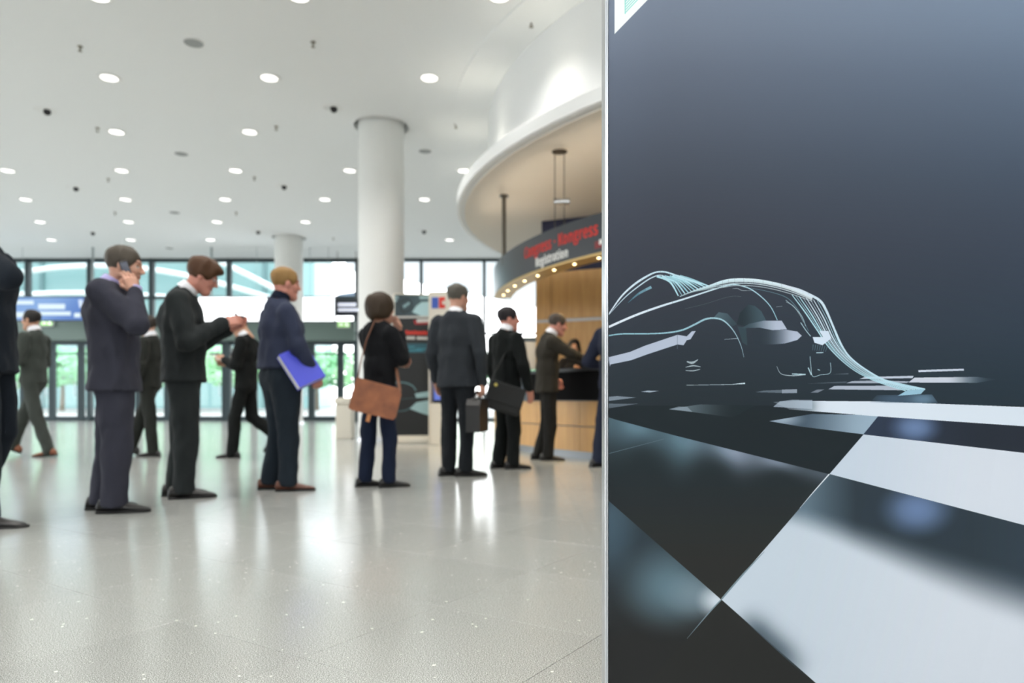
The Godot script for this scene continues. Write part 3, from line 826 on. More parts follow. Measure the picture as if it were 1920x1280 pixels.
# The poster on the far stand: a car detail, a red and a white line of words too blurred to read, a teal box
func desk_print() -> Image:
	var ink := Ink.new(256, 1024, c8(24, 27, 29))
	var O := Vector2.ZERO
	ink.fill(pts([0, 0, 256, 0, 256, 160, 0, 160], O, 1.0), c8(46, 62, 68), c8(70, 92, 98), Vector2(0, 100), Vector2(256, 100))
	ink.fill(pts([0, 10, 26, 12, 24, 50, 0, 56], O, 1.0), c8(150, 178, 182))
	ink.fill(pts([60, 80, 110, 50, 112, 66, 66, 100], O, 1.0), c8(132, 162, 168))
	ink.fill(pts([130, 125, 160, 80, 200, 50, 256, 46, 256, 165, 190, 150], O, 1.0), c8(172, 205, 210))
	ink.fill(pts([180, 8, 256, 4, 256, 26, 190, 30], O, 1.0), c8(150, 182, 186))
	ink.stroke(pts([10, 20, 40, 90, 70, 150], O, 1.0), [8, 5], c8(28, 38, 44))
	ink.stroke(pts([40, 60, 90, 30, 125, 60, 120, 100, 80, 125, 40, 110], O, 1.0), [9], c8(26, 36, 42))
	ink.fill(pts([0, 158, 256, 150, 256, 164, 0, 174], O, 1.0), c8(188, 186, 182))
	ink.fill(pts([138, 186, 160, 182, 164, 200, 256, 196, 256, 212, 150, 218], O, 1.0), c8(150, 32, 34))
	ink.fill(pts([164, 174, 256, 170, 256, 196, 164, 202], O, 1.0), c8(196, 194, 190))
	for k in 15:
		ink.fill(pts([6 + k * 16, 264, 18 + k * 16, 263, 18 + k * 16, 290, 6 + k * 16, 291], O, 1.0), c8(214, 48, 26))
		if k % 4 == 1: ink.fill(pts([6 + k * 16, 256, 11 + k * 16, 256, 11 + k * 16, 270, 6 + k * 16, 270], O, 1.0), c8(214, 48, 26))
	for k in 18:
		if k == 11: continue
		ink.fill(pts([4 + k * 13.5, 304, 14 + k * 13.5, 303, 14 + k * 13.5, 325, 4 + k * 13.5, 326], O, 1.0), c8(214, 210, 204))
	ink.fill(pts([34, 356, 240, 352, 240, 420, 34, 424], O, 1.0), c8(34, 84, 96))
	for s in [[56, 378, 150], [56, 402, 210], [160, 390, 236]]:
		ink.fill(pts([s[0], s[1], s[2], s[1] - 2, s[2], s[1] + 6, s[0], s[1] + 8], O, 1.0), c8(60, 132, 148))
	ink.stroke(pts([0, 640, 70, 640, 130, 662, 160, 700], O, 1.0), [7, 10, 8], c8(96, 130, 136))
	ink.fill(pts([150, 720, 256, 702, 256, 744, 160, 752], O, 1.0), c8(150, 182, 186))
	ink.stroke(pts([10, 768, 90, 756, 256, 748], O, 1.0), [3], c8(70, 100, 106))
	ink.fill(pts([110, 830, 160, 784, 256, 768, 256, 880, 190, 860], O, 1.0), c8(150, 182, 186))
	ink.stroke(pts([0, 850, 80, 842, 120, 820], O, 1.0), [5, 9, 8], c8(66, 96, 102))
	return ink.im

func screen_print() -> Image:
	var ink := Ink.new(256, 96, c8(126, 160, 214))
	ink.fill(pts([0, 0, 256, 0, 256, 96, 0, 96], Vector2.ZERO, 1.0), c8(136, 172, 222), c8(98, 134, 200), Vector2(120, 10), Vector2(220, 96))
	for s in [[10, 14, 80, 30], [96, 28, 190, 50], [96, 60, 210, 76], [4, 62, 60, 84]]:
		ink.fill(pts([s[0], s[1], s[2], s[1], s[2], s[3], s[0], s[3]], Vector2.ZERO, 1.0), c8(226, 244, 252))
	ink.fill(pts([236, 10, 252, 10, 252, 44, 240, 44], Vector2.ZERO, 1.0), c8(214, 230, 250))
	ink.fill(pts([222, 66, 244, 66, 244, 84, 222, 84], Vector2.ZERO, 1.0), c8(230, 246, 252))
	return ink.im

# ------------------------------------------------------------------ the scene
func _ready() -> void:
	# camera: level, lens raised a little, focused on the near display wall
	var cam := Camera3D.new()
	cam.name = "camera"
	add_child(cam)
	var lens := CameraAttributesPhysical.new()
	lens.frustum_focal_length = 25.2
	lens.frustum_focus_distance = 1.5
	lens.frustum_near = 0.05
	lens.frustum_far = 400.0
	lens.exposure_aperture = 2.85
	cam.attributes = lens
	cam.projection = Camera3D.PROJECTION_FRUSTUM
	cam.keep_aspect = Camera3D.KEEP_HEIGHT
	cam.near = 0.05
	cam.far = 400.0
	cam.size = 1280.0 / F * 0.05
	cam.frustum_offset = Vector2(0, 110.0 / F * 0.05)
	cam.position = Vector3(0, EYE, 0)
	cam.current = true
	# daylight: a bright, even, overcast sky
	var we := WorldEnvironment.new()
	we.name = "environment"
	var env := Environment.new()
	env.background_mode = Environment.BG_SKY
	env.sky = Sky.new()
	var sky := ProceduralSkyMaterial.new()
	sky.sky_top_color = Color(0.91, 0.945, 0.985)
	sky.sky_horizon_color = Color(1.0, 1.0, 1.0)
	sky.ground_bottom_color = Color(0.75, 0.75, 0.73)
	sky.ground_horizon_color = Color(0.95, 0.95, 0.95)
	sky.sky_curve = 0.3
	env.sky.sky_material = sky
	env.background_energy_multiplier = 5.5
	env.tonemap_mode = Environment.TONE_MAPPER_LINEAR
	env.tonemap_exposure = 0.93
	env.sdfgi_enabled = true
	env.ssao_enabled = true
	env.ssil_enabled = true
	we.environment = env
	add_child(we)

	cloth_noise.frequency = 0.075
	cloth_noise.fractal_octaves = 2
	cloth_noise.seed = 5
	materials()
	shell()
	exterior()
	round_desk()
	display_wall()
	furniture()
	lamps()
	make_kit()
	people()
	floor_tiles()

func materials() -> void:
	M.weave = noise_tex(0.18, Color(0.8, 0.8, 0.8), Color(1, 1, 1), 256, FastNoiseLite.TYPE_SIMPLEX, 3, 2)
	M.white = mat(c8(232, 233, 232), 0.7)
	M.ceiling = mat(c8(234, 236, 236), 0.85)
	M.column = mat(c8(224, 225, 222), 0.55)
	M.steel = mat(c8(52, 66, 70), 0.45, 0.3)
	M.header = mat(c8(112, 130, 124), 0.5)
	M.alu = mat(c8(214, 216, 220), 0.28, 0.9)
	M.chrome = mat(c8(228, 230, 232), 0.15, 1.0)
	M.dark = mat(c8(30, 32, 36), 0.5)
	M.black_leather = mat(c8(24, 23, 23), 0.38)
	M.brown_leather = mat(c8(122, 68, 38), 0.45)
	M.dark_brown_leather = mat(c8(92, 52, 36), 0.45)
	M.sole = mat(c8(18, 17, 17), 0.7)
	M.skin = mat(Color.WHITE, 0.55)
	M.skin.vertex_color_use_as_albedo = true
	M.skin.subsurf_scatter_enabled = true
	M.skin.subsurf_scatter_strength = 0.08
	M.beige = mat(c8(214, 208, 194), 0.6)
	M.paper = mat(c8(236, 236, 232), 0.8)
	M.navy = mat(c8(22, 28, 62), 0.6)
	M.slate = mat(c8(58, 72, 82), 0.35)
	M.grout = mat(c8(150, 150, 144), 0.9)
	M.rod = mat(c8(96, 90, 80), 0.35, 0.7)
	M.red = mat(c8(206, 44, 34), 0.6)
	M.glass = mat(Color(0.72, 0.9, 0.88, 0.1), 0.03)
	M.glass.transparency = BaseMaterial3D.TRANSPARENCY_ALPHA
	M.tinted = mat(Color(0.4, 0.62, 0.62, 0.3), 0.03)
	M.tinted.transparency = BaseMaterial3D.TRANSPARENCY_ALPHA
	# honey-coloured veneer with upright grain
	var wood := mat(Color.WHITE, 0.42)
	wood.albedo_texture = noise_tex(0.02, c8(188, 142, 84), c8(214, 170, 108), 512, FastNoiseLite.TYPE_SIMPLEX_SMOOTH, 9, 4)
	wood.uv1_triplanar = true
	wood.uv1_world_triplanar = true
	wood.uv1_scale = Vector3(1.1, 0.1, 1.1)
	M.wood = wood
	# polished granite: fine grey grain and scattered pale chips
	var chips := Image.create(1024, 1024, false, Image.FORMAT_RGBA8)
	chips.fill(Color(0.9, 0.9, 0.86, 0.0))
	var rng := RandomNumberGenerator.new()
	rng.seed = 77
	for k in 150:
		var c := Vector2(rng.randf() * 1000 + 12, rng.randf() * 1000 + 12)
		var big := rng.randf() ** 3
		var r := 1.4 + 3.6 * big
		var e := rng.randf_range(0.6, 1.0)
		var turn := rng.randf() * PI
		for y in range(int(c.y - r) - 1, int(c.y + r) + 2):
			for x in range(int(c.x - r) - 1, int(c.x + r) + 2):
				var q := (Vector2(x, y) - c).rotated(turn)
				var d := r - Vector2(q.x, q.y / e).length()
				if d > -0.5: chips.set_pixel(x, y, Color(0.93, 0.93, 0.89, clampf(d + 0.5, 0, 1) * rng.randf_range(0.75, 1.0)))
	var chip_tex := ImageTexture.create_from_image(chips)
	var grain := noise_tex(0.16, c8(98, 99, 96), c8(240, 241, 236), 1024, FastNoiseLite.TYPE_SIMPLEX, 21, 2)
	M.granite = []
	for tone in [1.0, 0.988, 1.008]:
		var g := mat(Color(0.94, 0.945, 0.945) * tone, 0.17)
		g.albedo_color.a = 1.0
		g.albedo_texture = grain
		g.uv1_triplanar = true
		g.uv1_world_triplanar = true
		g.uv1_scale = Vector3(1.3, 1.3, 1.3)
		g.detail_enabled = true
		g.detail_albedo = chip_tex
		g.detail_blend_mode = BaseMaterial3D.BLEND_MODE_MIX
		g.detail_uv_layer = BaseMaterial3D.DETAIL_UV_2
		g.uv2_triplanar = true
		g.uv2_world_triplanar = true
		g.uv2_scale = Vector3(0.77, 0.77, 0.77)
		M.granite.append(g)

# ---- walls, ceiling, glass front
func at_px(px: float, py: float, dist: float) -> Vector3:   # a surveyed picture point at a known distance
	return Vector3((px - 960.0) * dist / F, EYE + (750.0 - py) * dist / F, -dist)

func window_bay(nr: int, x0: float, x1: float, rails: Array, panes: Array, plane: Transform3D, label: String, post := 0.14) -> void:
	# one bay of glazing in a local frame: x along the wall, y up; rails are [height, thickness], panes are [bottom, top, material]
	var o := setting("window_%d" % nr, label)
	o.transform = plane
	var m := MB.new()
	m.rbox(Vector3(x0, CEIL * 0.5, 0), Vector3(post, CEIL, 0.22), 0.012)
	part("mullion", m, M.steel, o)
	for r in rails:
		var q := MB.new()
		q.rbox(Vector3((x0 + x1) * 0.5, r[0], 0), Vector3(x1 - x0 - post, r[1], 0.14), 0.01)
		part("rail", q, M.steel, o)
	for p in panes:
		var g := MB.new()
		g.quad(Vector3(x0 + post * 0.5, p[0], 0), Vector3(x1 - post * 0.5, p[0], 0), Vector3(x1 - post * 0.5, p[1], 0), Vector3(x0 + post * 0.5, p[1], 0))
		part("pane", g, p[2], o)

func shell() -> void:
	var x_lo := -21.0
	var x_hi := 14.5
	var z_hi := 9.0
	var c := setting("ceiling", "smooth white ceiling of the foyer")
	var m := MB.new()
	var slab := CSGBox3D.new()
	slab.name = "slab"
	slab.size = Vector3(x_hi - x_lo + 0.6, 0.5, z_hi + FAR + 0.6)
	slab.position = Vector3((x_lo + x_hi) * 0.5, CEIL + 0.25, (z_hi - FAR) * 0.5)
	slab.material = M.ceiling
	for h in [Vector3(-2.315, 0.485, -12.7), Vector3(-6.66, 0.495, -21.4)]:   # open ring gaps round the columns
		var hole := CSGCylinder3D.new()
		hole.name = "column_opening"
		hole.operation = CSGShape3D.OPERATION_SUBTRACTION
		hole.radius = h.y
		hole.height = 0.8
		hole.sides = 48
		hole.material = M.ceiling
		hole.position = Vector3(h.x, CEIL, h.z) - slab.position
		slab.add_child(hole, true)
	c.add_child(slab, true)
	# right wall, closed
	var w := setting("wall_right", "plain white wall behind the registration desk")
	m = MB.new()
	m.box(Vector3(x_hi + 0.15, CEIL * 0.5, (z_hi - FAR) * 0.5), Vector3(0.3, CEIL, z_hi + FAR))
	part("panel", m, M.white, w)
	# far glass front
	var far := Transform3D(Basis.IDENTITY, Vector3(0, 0, -FAR))
	var s := FAR / F
	var posts := [-182, -65, 53, 169, 285, 430, 550, 669, 790, 908, 1025, 1145]
	var nr := 1
	for k in posts.size() - 1:
		var x0: float = (posts[k] - 960) * s
		var x1: float = (posts[k + 1] - 960) * s
		if posts[k] < 669:
			window_bay(nr, x0, x1, [[CEIL - 0.06, 0.12], [4.22, 0.1]], [[4.27, CEIL - 0.12, M.tinted if posts[k] < 540 else M.glass], [3.4, 4.17, M.glass]], far, "upper glazing between dark steel posts above the entrance doors, bay %d of the front" % nr)
		else:
			window_bay(nr, x0, x1, [[CEIL - 0.05, 0.1], [3.0, 0.07], [0.05, 0.1]], [[3.04, CEIL - 0.1, M.glass], [0.1, 2.96, M.glass]], far, "full height glazing beyond the round desk, bay %d of the front" % nr, 0.1)
		nr += 1
	var tr := setting("trim_1", "grey green metal header running along above the entrance doors")
	m = MB.new()
	var xa: float = (posts[0] - 960) * s
	var xb: float = (669 - 960) * s
	m.rbox(Vector3((xa + xb) * 0.5, 3.06, -FAR + 0.12), Vector3(xb - xa, 0.66, 0.5), 0.02)
	part("beam", m, M.header, tr)
	# doors in the front: glazed leaves in dark frames
	var dn := 1
	var door_px := [-64, -10, 44, 98, 152, 206, 260, 314, 368, 422, 476, 530, 584, 638, 669]
	for k in door_px.size() - 1:
		var x0: float = (door_px[k] - 960) * s
		var x1: float = (door_px[k + 1] - 960) * s
		var d := setting("door_%d" % dn, "glazed entrance door leaf with dark frame, number %d along the front" % dn)
		d.position = Vector3(0, 0, -FAR)
		for b in [[x0 + 0.06, 1.36, 0.12, 2.72], [x1 - 0.05, 1.36, 0.1, 2.72]]:
			var q := MB.new(); q.rbox(Vector3(b[0], b[1], 0), Vector3(b[2], b[3], 0.12), 0.01); part("stile", q, M.steel, d)
		for b in [[2.66, 0.12], [0.08, 0.16], [2.3, 0.05]]:
			var q := MB.new(); q.rbox(Vector3((x0 + x1) * 0.5, b[0], 0), Vector3(x1 - x0 - 0.2, b[1], 0.1), 0.01); part("rail", q, M.steel, d)
		var g := MB.new()
		g.quad(Vector3(x0 + 0.1, 0.14, 0), Vector3(x1 - 0.1, 0.14, 0), Vector3(x1 - 0.1, 2.62, 0), Vector3(x0 + 0.1, 2.62, 0))
		part("pane", g, M.glass, d)
		var hn := MB.new()
		hn.tube([Vector3(x1 - 0.16, 0.85, 0.1), Vector3(x1 - 0.16, 1.35, 0.1)], [0.016], 8)
		for y in [0.9, 1.3]: hn.tube([Vector3(x1 - 0.16, y, 0.1), Vector3(x1 - 0.1, y, 0.0)], [0.01], 6)
		part("handle", hn, M.alu, d)
		dn += 1
	# plain wall right of the glass front, behind the desk
	var wf := setting("wall_far", "plain white wall at the far right end of the glass front")
	m = MB.new()
	var xr: float = (1145 - 960) * s
	m.box(Vector3((xr + x_hi) * 0.5, CEIL * 0.5, -FAR), Vector3(x_hi - xr, CEIL, 0.3))
	part("panel", m, M.white, wf)
	# glazed sides out of view: left and behind, the same posts and panes
	var left := Transform3D(Basis(Vector3.UP, PI * 0.5), Vector3(x_lo, 0, 0))
	for k in 12:
		var a := -z_hi + k * 2.8
		window_bay(nr, a, a + 2.8, [[CEIL - 0.05, 0.1], [3.0, 0.08], [0.05, 0.1]], [[3.04, CEIL - 0.1, M.glass], [0.1, 2.96, M.glass]], left, "tall glazing of the foyer's side, bay %d" % nr, 0.12)
		nr += 1
	var wb := setting("wall_back", "plain white wall below the high windows at the foyer's rear")
	m = MB.new()
	m.box(Vector3((x_lo + x_hi) * 0.5, 1.5, z_hi + 0.15), Vector3(x_hi - x_lo, 3.0, 0.3))
	part("panel", m, M.white, wb)
	var back := Transform3D(Basis(Vector3.UP, PI), Vector3(0, 0, z_hi))
	for k in 12:
		var a := -x_hi + k * 2.96
		window_bay(nr, a, a + 2.96, [[CEIL - 0.05, 0.1], [3.0, 0.08]], [[3.04, CEIL - 0.1, M.glass]], back, "high window at the foyer's rear, bay %d" % nr, 0.12)
		nr += 1
	# two round columns with a shadow gap where they meet the ceiling
	for d in [[Vector3(-2.315, 0, -12.7), 0.4, "thick white round column standing beside the dark information stand"], [Vector3(-6.66, 0, -21.4), 0.41, "white round column standing close to the glass front"]]:
		var o := thing("column", d[2], "column", d[0])
		var q := MB.new()
		q.lathe([[d[1], 0.0], [d[1], CEIL + 0.45]], 48)
		part("shaft", q, M.column, o)
		q = MB.new()
		q.lathe([[d[1] + 0.03, 0.0], [d[1] + 0.03, 0.06], [d[1] + 0.004, 0.075]], 48)
		part("base_ring", q, M.alu, o)
		q = MB.new()
		q.ring(Vector3.ZERO, d[1] + 0.085, d[1] + 0.12, CEIL - 0.014, CEIL, 0, TAU, 48)
		part("ceiling_trim", q, M.white, o)

func floor_tiles() -> void:
	var fl := setting("floor", "polished light grey granite floor laid in diagonal square slabs")
	var m := MB.new()
	m.box(Vector3(-3.25, -0.104, -7.8), Vector3(36.1, 0.2, 34.2))
	part("bed", m, M.grout, fl)
	# slabs of 60 cm, laid askew to the glass front
	var e1 := Vector3(0.8348, 0, 0.5505)
	var e2 := Vector3(0.5505, 0, -0.8348)
	var t := MB.new()
	var h := 0.2992
	var b := 0.0008
	for q in [[-h + b, -h + b, h - b, -h + b, h - b, h - b, -h + b, h - b, 0.0, 0.0]]:
		t.quad(Vector3(q[0], 0, q[7]), Vector3(q[2], 0, q[7]), Vector3(q[2], 0, q[1]), Vector3(q[0], 0, q[1]))
	var cs := [Vector2(-1, -1), Vector2(1, -1), Vector2(1, 1), Vector2(-1, 1)]
	for k in 4:
		var a: Vector2 = cs[k]
		var c: Vector2 = cs[(k + 1) % 4]
		t.quad(Vector3(c.x * h, -b, c.y * h), Vector3(a.x * h, -b, a.y * h), Vector3(a.x * (h - b), 0, a.y * (h - b)), Vector3(c.x * (h - b), 0, c.y * (h - b)))
		t.quad(Vector3(c.x * h, -0.02, c.y * h), Vector3(a.x * h, -0.02, a.y * h), Vector3(a.x * h, -b, a.y * h), Vector3(c.x * h, -b, c.y * h))
	var slab := t.mesh()
	var bs := Basis(e1, Vector3.UP, -e2)
	var rng := RandomNumberGenerator.new()
	rng.seed = 12
	var all := []
	for i in range(-60, 60):
		for j in range(-30, 60):
			var p := e1 * (-0.97 + 0.6 * (i + 0.5)) + e2 * (1.33 + 0.6 * (j + 0.5))
			if p.x < -21.0 or p.x > 14.4 or p.z < -24.4 or p.z > 9.0: continue
			var tone := rng.randi() % 3
			var seen := 0.0
			if p.z < -1.2:
				var d := -p.z
				var u := 960.0 + p.x / d * F
				var w := 750.0 + EYE / d * F
				if u > -250 and u < 1330 and w < 1480 and not (d > 9.0 and u > 1050): seen = 1.0 / (d * d * d)
			all.append([seen, p, tone])
	all.sort_custom(func(a, c): return a[0] > c[0])
	var rest := [MB.new(), MB.new(), MB.new()]
	for k in all.size():
		var p: Vector3 = all[k][1]
		if k < 300:
			var o := part("tile", slab, M.granite[all[k][2]], fl)
			o.transform = Transform3D(bs, p)
		else:
			var r: MB = rest[all[k][2]]
			var f := r.v.size()
			for n in t.v.size(): r.vert(p + bs * t.v[n], bs * t.n[n])
			for n in t.idx: r.idx.append(f + n)
	var joined := ArrayMesh.new()
	for k in 3:
		var am: ArrayMesh = rest[k].mesh()
		joined.add_surface_from_arrays(Mesh.PRIMITIVE_TRIANGLES, am.surface_get_arrays(0))
		joined.surface_set_material(k, M.granite[k])
	var o := MeshInstance3D.new()
	o.name = "distant_tiles"
	o.mesh = joined
	fl.add_child(o, true)
	o.set_meta("kind", "stuff")

# ---- outside the glass
func exterior() -> void:
	var g := setting("ground", "pale paved forecourt outside the entrance doors")
	var m := MB.new()
	m.box(Vector3(-10, -0.3, -75), Vector3(220, 0.3, 99))
	m.box(Vector3(-70, -0.3, 20), Vector3(97, 0.3, 91))
	m.box(Vector3(15, -0.3, 40), Vector3(73, 0.3, 60))
	part("paving", m, mat(c8(172, 172, 168), 0.9), g)
	# a neighbouring hall, teal glass with white arches in front
	var hall := thing("neighbouring_hall", "teal glass hall with white arched beams seen through the upper glazing", "building", Vector3(-44, 0, -58))
	m = MB.new()
	m.rbox(Vector3(0, 8, -3), Vector3(56, 16, 6), 0.1)
	part("glass_wall", m, mat(c8(116, 152, 152), 0.35), hall)
	for k in 9:
		m = MB.new(); m.rbox(Vector3(-24 + k * 6, 8, 0.05), Vector3(0.35, 16, 0.3), 0.03); part("post", m, mat(c8(84, 116, 118), 0.5), hall)
	for k in 3:
		m = MB.new()
		var pp := []
		for i in 25:
			var t := i / 24.0
			pp.append(Vector3(lerpf(-8 + k * 4, 27.0, t), 7.6 + k * 0.5 + sin(t * PI) * (1.6 + k * 1.5), 1.2 + k * 0.8))
		m.tube(pp, [0.22], 10)
		part("arch", m, mat(c8(226, 236, 236), 0.5), hall)
	# the sloping pale roof over the forecourt, right of the column
	var cn := thing("forecourt_roof", "pale grey roof sloping over the forecourt outside the right hand glazing", "roof", Vector3(0, 0, -40))
	m = MB.new()
	m.prism(PackedVector2Array([Vector2(-9.2, 8.0), Vector2(-6.0, 7.45), Vector2(1.2, 5.95), Vector2(14, 4.8), Vector2(14, 11.5), Vector2(-9.2, 11.5)]), -0.3, 0.3)
	part("fascia", m, mat(c8(214, 220, 224), 0.7), cn)
	m = MB.new()
	m.prism(PackedVector2Array([Vector2(-9.2, 11.0), Vector2(14, 11.0), Vector2(14, 11.4), Vector2(-9.2, 11.4)]), 0.3, 12.0)
	part("roof_slab", m, mat(c8(220, 224, 226), 0.7), cn)
	for x in [2.3, 9.0]:
		m = MB.new(); m.lathe([[0.3, 0.0], [0.3, 7.0]], 20, Transform3D(Basis.IDENTITY, Vector3(x, 0, 0))); part("support", m, mat(c8(214, 222, 226), 0.6), cn)
	# two dark parasols on the forecourt
	for d in [[-8.9, 4.35, 1.1], [-6.5, 4.6, 1.25]]:
		var u := thing("parasol", "dark round parasol on the forecourt", "parasol", Vector3(d[0], 0, -29.5), 0.0, "dark parasols outside the doors")
		m = MB.new(); m.tube([Vector3(0, 0, 0), Vector3(0, d[1], 0)], [0.03], 8); part("pole", m, M.dark, u)
		m = MB.new(); m.lathe([[d[2], d[1] - 0.1], [d[2] * 0.86, d[1] + 0.15], [d[2] * 0.5, d[1] + 0.42], [0.02, d[1] + 0.55]], 24); part("canopy", m, mat(c8(70, 84, 98), 0.8), u)
	# a row of trees and shrubs along the street
	var leaf := []
	for c in [c8(146, 200, 152), c8(128, 186, 142), c8(160, 210, 158)]:
		var l := mat(c, 0.8)
		l.backlight_enabled = true
		l.backlight = Color(0.3, 0.5, 0.25)
		leaf.append(l)
	var rng := RandomNumberGenerator.new()
	rng.seed = 40
	var crowns := []
	for k in 3:
		var bones := []
		for i in 16:
			var a := rng.randf() * TAU
			var y := rng.randf_range(0.25, 1.0)
			var rr := 0.75 * sqrt(maxf(0.0, 1.0 - (y - 0.5) * (y - 0.5) * 2.6))
			bones.append(egg(Vector3(cos(a) * rr * rng.randf_range(0.3, 1.0), y * 1.4, sin(a) * rr * rng.randf_range(0.3, 1.0)), Vector3(1, 0.9, 1) * rng.randf_range(0.26, 0.42), 0.05))
		cloth_noise.frequency = 0.09
		crowns.append(blob(bones, 0.07, [], [], 0.16).mesh())
		cloth_noise.frequency = 0.075
	var spots := [[-36, -51, 3.2], [-29.5, -47, 2.9], [-23.5, -50, 3.2], [-18.2, -46, 2.6], [-13.6, -50, 2.8], [-9.0, -46, 2.5], [-4.4, -50, 2.7], [-0.2, -46, 2.5], [4.6, -50, 2.7]]
	for k in spots.size():
		var sp: Array = spots[k]
		var o := thing("street_tree", "bright green leafy tree beyond the forecourt", "tree", Vector3(sp[0], 0, sp[1]), k * 1.3, "green trees outside the glass front")
		var cr := part("crown", crowns[k % 3], leaf[k % 3], o, Vector3(0, 1.3, 0))
		cr.scale = Vector3(sp[2], sp[2] * 0.72, sp[2]) * 0.95
		m = MB.new(); m.tube([Vector3.ZERO, Vector3(0.05, 1.2, 0), Vector3(0, 2.4, 0.05)], [0.16, 0.12, 0.08], 8); part("trunk", m, mat(c8(92, 78, 62), 0.9), o)

# ---- the round desk: canopy drum, hanging sign, counter, back wall
func round_desk() -> void:
	var c := setting("ceiling_drum", "white drum hanging from the ceiling above the round desk with a projecting rim")
	var m := MB.new()
	m.ring(DRUM, 6.6, 6.89, EYE + 3.3, CEIL, 0, TAU, 128)
	part("drum_wall", m, M.white, c)
	m = MB.new()
	# rim: rounded edge, then the underside as one disc
	var prof := [[7.2, 3.2], [7.385, 3.2], [7.385, 3.2], [7.43, 3.215], [7.43, 3.215], [7.44, 3.37], [7.44, 3.37], [7.42, 3.39], [7.42, 3.39], [6.85, 3.39]]
	var shifted := []
	for p in prof: shifted.append([p[0], p[1] + EYE])
	m.lathe(shifted, 128, Transform3D(Basis.IDENTITY, DRUM), false)
	part("rim", m, M.white, c)
	m = MB.new()
	m.ring(DRUM, 0.0, 7.3, EYE + 3.19, EYE + 3.26, 0, TAU, 128)
	part("soffit", m, mat(c8(240, 232, 220), 0.8), c)  # warm lamplight on the underside is put into this colour
	m = MB.new()
	m.ring(DRUM, 6.89, 7.48, CEIL - 0.018, CEIL, 0, TAU, 128)
	part("ceiling_step", m, M.ceiling, c)
	# sign band
	var s := thing("curved_sign", "dark curved hanging sign reading Congress Kongress Registration over the counter", "sign")
	var a0 := deg_to_rad(3)
	var a1 := deg_to_rad(110)
	m = MB.new()
	m.ring(DRUM, 6.74, 6.8, EYE + 1.77, EYE + 2.24, a0, a1, 120)
	part("band", m, mat(c8(42, 46, 52), 0.3), s)
	m = MB.new()
	m.ring(DRUM, 6.5, 6.79, EYE + 1.745, EYE + 1.77, a0, a1, 120)
	part("lamp_tray", m, mat(c8(206, 176, 116), 0.4, 0.5), s)
	var bold := SystemFont.new()
	bold.font_names = PackedStringArray(["Droid Sans"])
	bold.font_weight = 700
	bend_text("Congress · Kongress", bold, 0.215, 22.1, 36.75, EYE + 2.06, M.red, s)
	var plain := SystemFont.new()
	plain.font_names = PackedStringArray(["Droid Sans"])
	bend_text("Registration", bold, 0.165, 25.2, 31.9, EYE + 1.87, M.paper, s)
	m = MB.new(); m.ring(DRUM, 6.8, 6.806, EYE + 1.82, EYE + 1.905, deg_to_rad(36.3), deg_to_rad(39.2), 6); part("logo_plate", m, mat(c8(120, 26, 30), 0.5), s)
	m = MB.new(); m.ring(DRUM, 6.806, 6.81, EYE + 1.86, EYE + 1.915, deg_to_rad(37.0), deg_to_rad(39.0), 6); part("logo_bar", m, M.paper, s)
	# rod and cables that carry it
	m = MB.new()
	m.tube([Vector3(-0.125, EYE + 2.1, -11.17), Vector3(-0.125, EYE + 3.2, -11.17)], [0.034], 14)
	m.lathe([[0.075, 0.0], [0.06, 0.03]], 20, Transform3D(Basis.IDENTITY, Vector3(-0.125, EYE + 3.17, -11.17)))
	part("rod", m, M.rod, s)
	for dx in [-0.06, 0.06]:
		m = MB.new()
		m.tube([Vector3(0.61 + dx, EYE + 2.2, -9.2), Vector3(0.61 + dx, EYE + 3.2, -9.2)], [0.006], 6)
		part("cable", m, M.rod, s)
	m = MB.new(); m.lathe([[0.1, 0.0], [0.1, 0.02]], 16, Transform3D(Basis.IDENTITY, Vector3(0.61, EYE + 3.18, -9.2))); part("cable_plate", m, M.rod, s)
	# a small spotlight clipped to the cables
	var sp := thing("cable_spotlight", "small metal spotlight clipped to thin cables above the sign", "spotlight", Vector3(0.63, EYE + 2.53, -9.15))
	m = MB.new(); m.tube([Vector3(-0.1, 0, 0), Vector3(0.02, 0.005, 0), Vector3(0.11, 0.0, 0.02)], [0.03, 0.038, 0.045], 14); part("housing", m, M.chrome, sp)
	m = MB.new(); m.rbox(Vector3(-0.02, 0.03, 0), Vector3(0.16, 0.02, 0.03), 0.004); part("clip", m, M.dark, sp)
	# counter
	var ct := thing("registration_counter", "curved honey wood registration counter with slate grey front band", "counter")
	var b0 := deg_to_rad(11.5)
	var b1 := deg_to_rad(105)
	m = MB.new(); m.ring(DRUM, 6.3, 6.86, 0.0, 0.09, b0, b1, 90); part("plinth", m, mat(c8(140, 146, 150), 0.4, 0.4), ct)
	var pn := 12
	for k in pn:
		var t0 := lerpf(b0, b1, float(k) / pn) + 0.0006
		var t1 := lerpf(b0, b1, float(k + 1) / pn) - 0.0006
		for y in [[0.09, 0.385], [0.4, 0.7]]:
			m = MB.new(); m.ring(DRUM, 6.86, 6.9, y[0], y[1], t0, t1, 8); part("panel", m, M.wood, ct)
	m = MB.new(); m.ring(DRUM, 6.3, 6.87, 0.09, 0.7, b0 + 0.001, b1, 90); part("carcass", m, mat(c8(140, 138, 132), 0.5), ct)
	m = MB.new(); m.ring(DRUM, 6.7, 6.92, 0.7, 1.06, b0, b1, 90); part("front_band", m, M.slate, ct)
	m = MB.new(); m.ring(DRUM, 6.92, 6.945, 0.71, 1.06, deg_to_rad(25.5), deg_to_rad(40), 16); part("black_panel", m, mat(c8(16, 16, 18), 0.9, 0.0, 0.2), ct)
	m = MB.new(); m.ring(DRUM, 6.55, 6.96, 1.06, 1.1, b0, b1, 90); part("top_shelf", m, M.dark, ct)
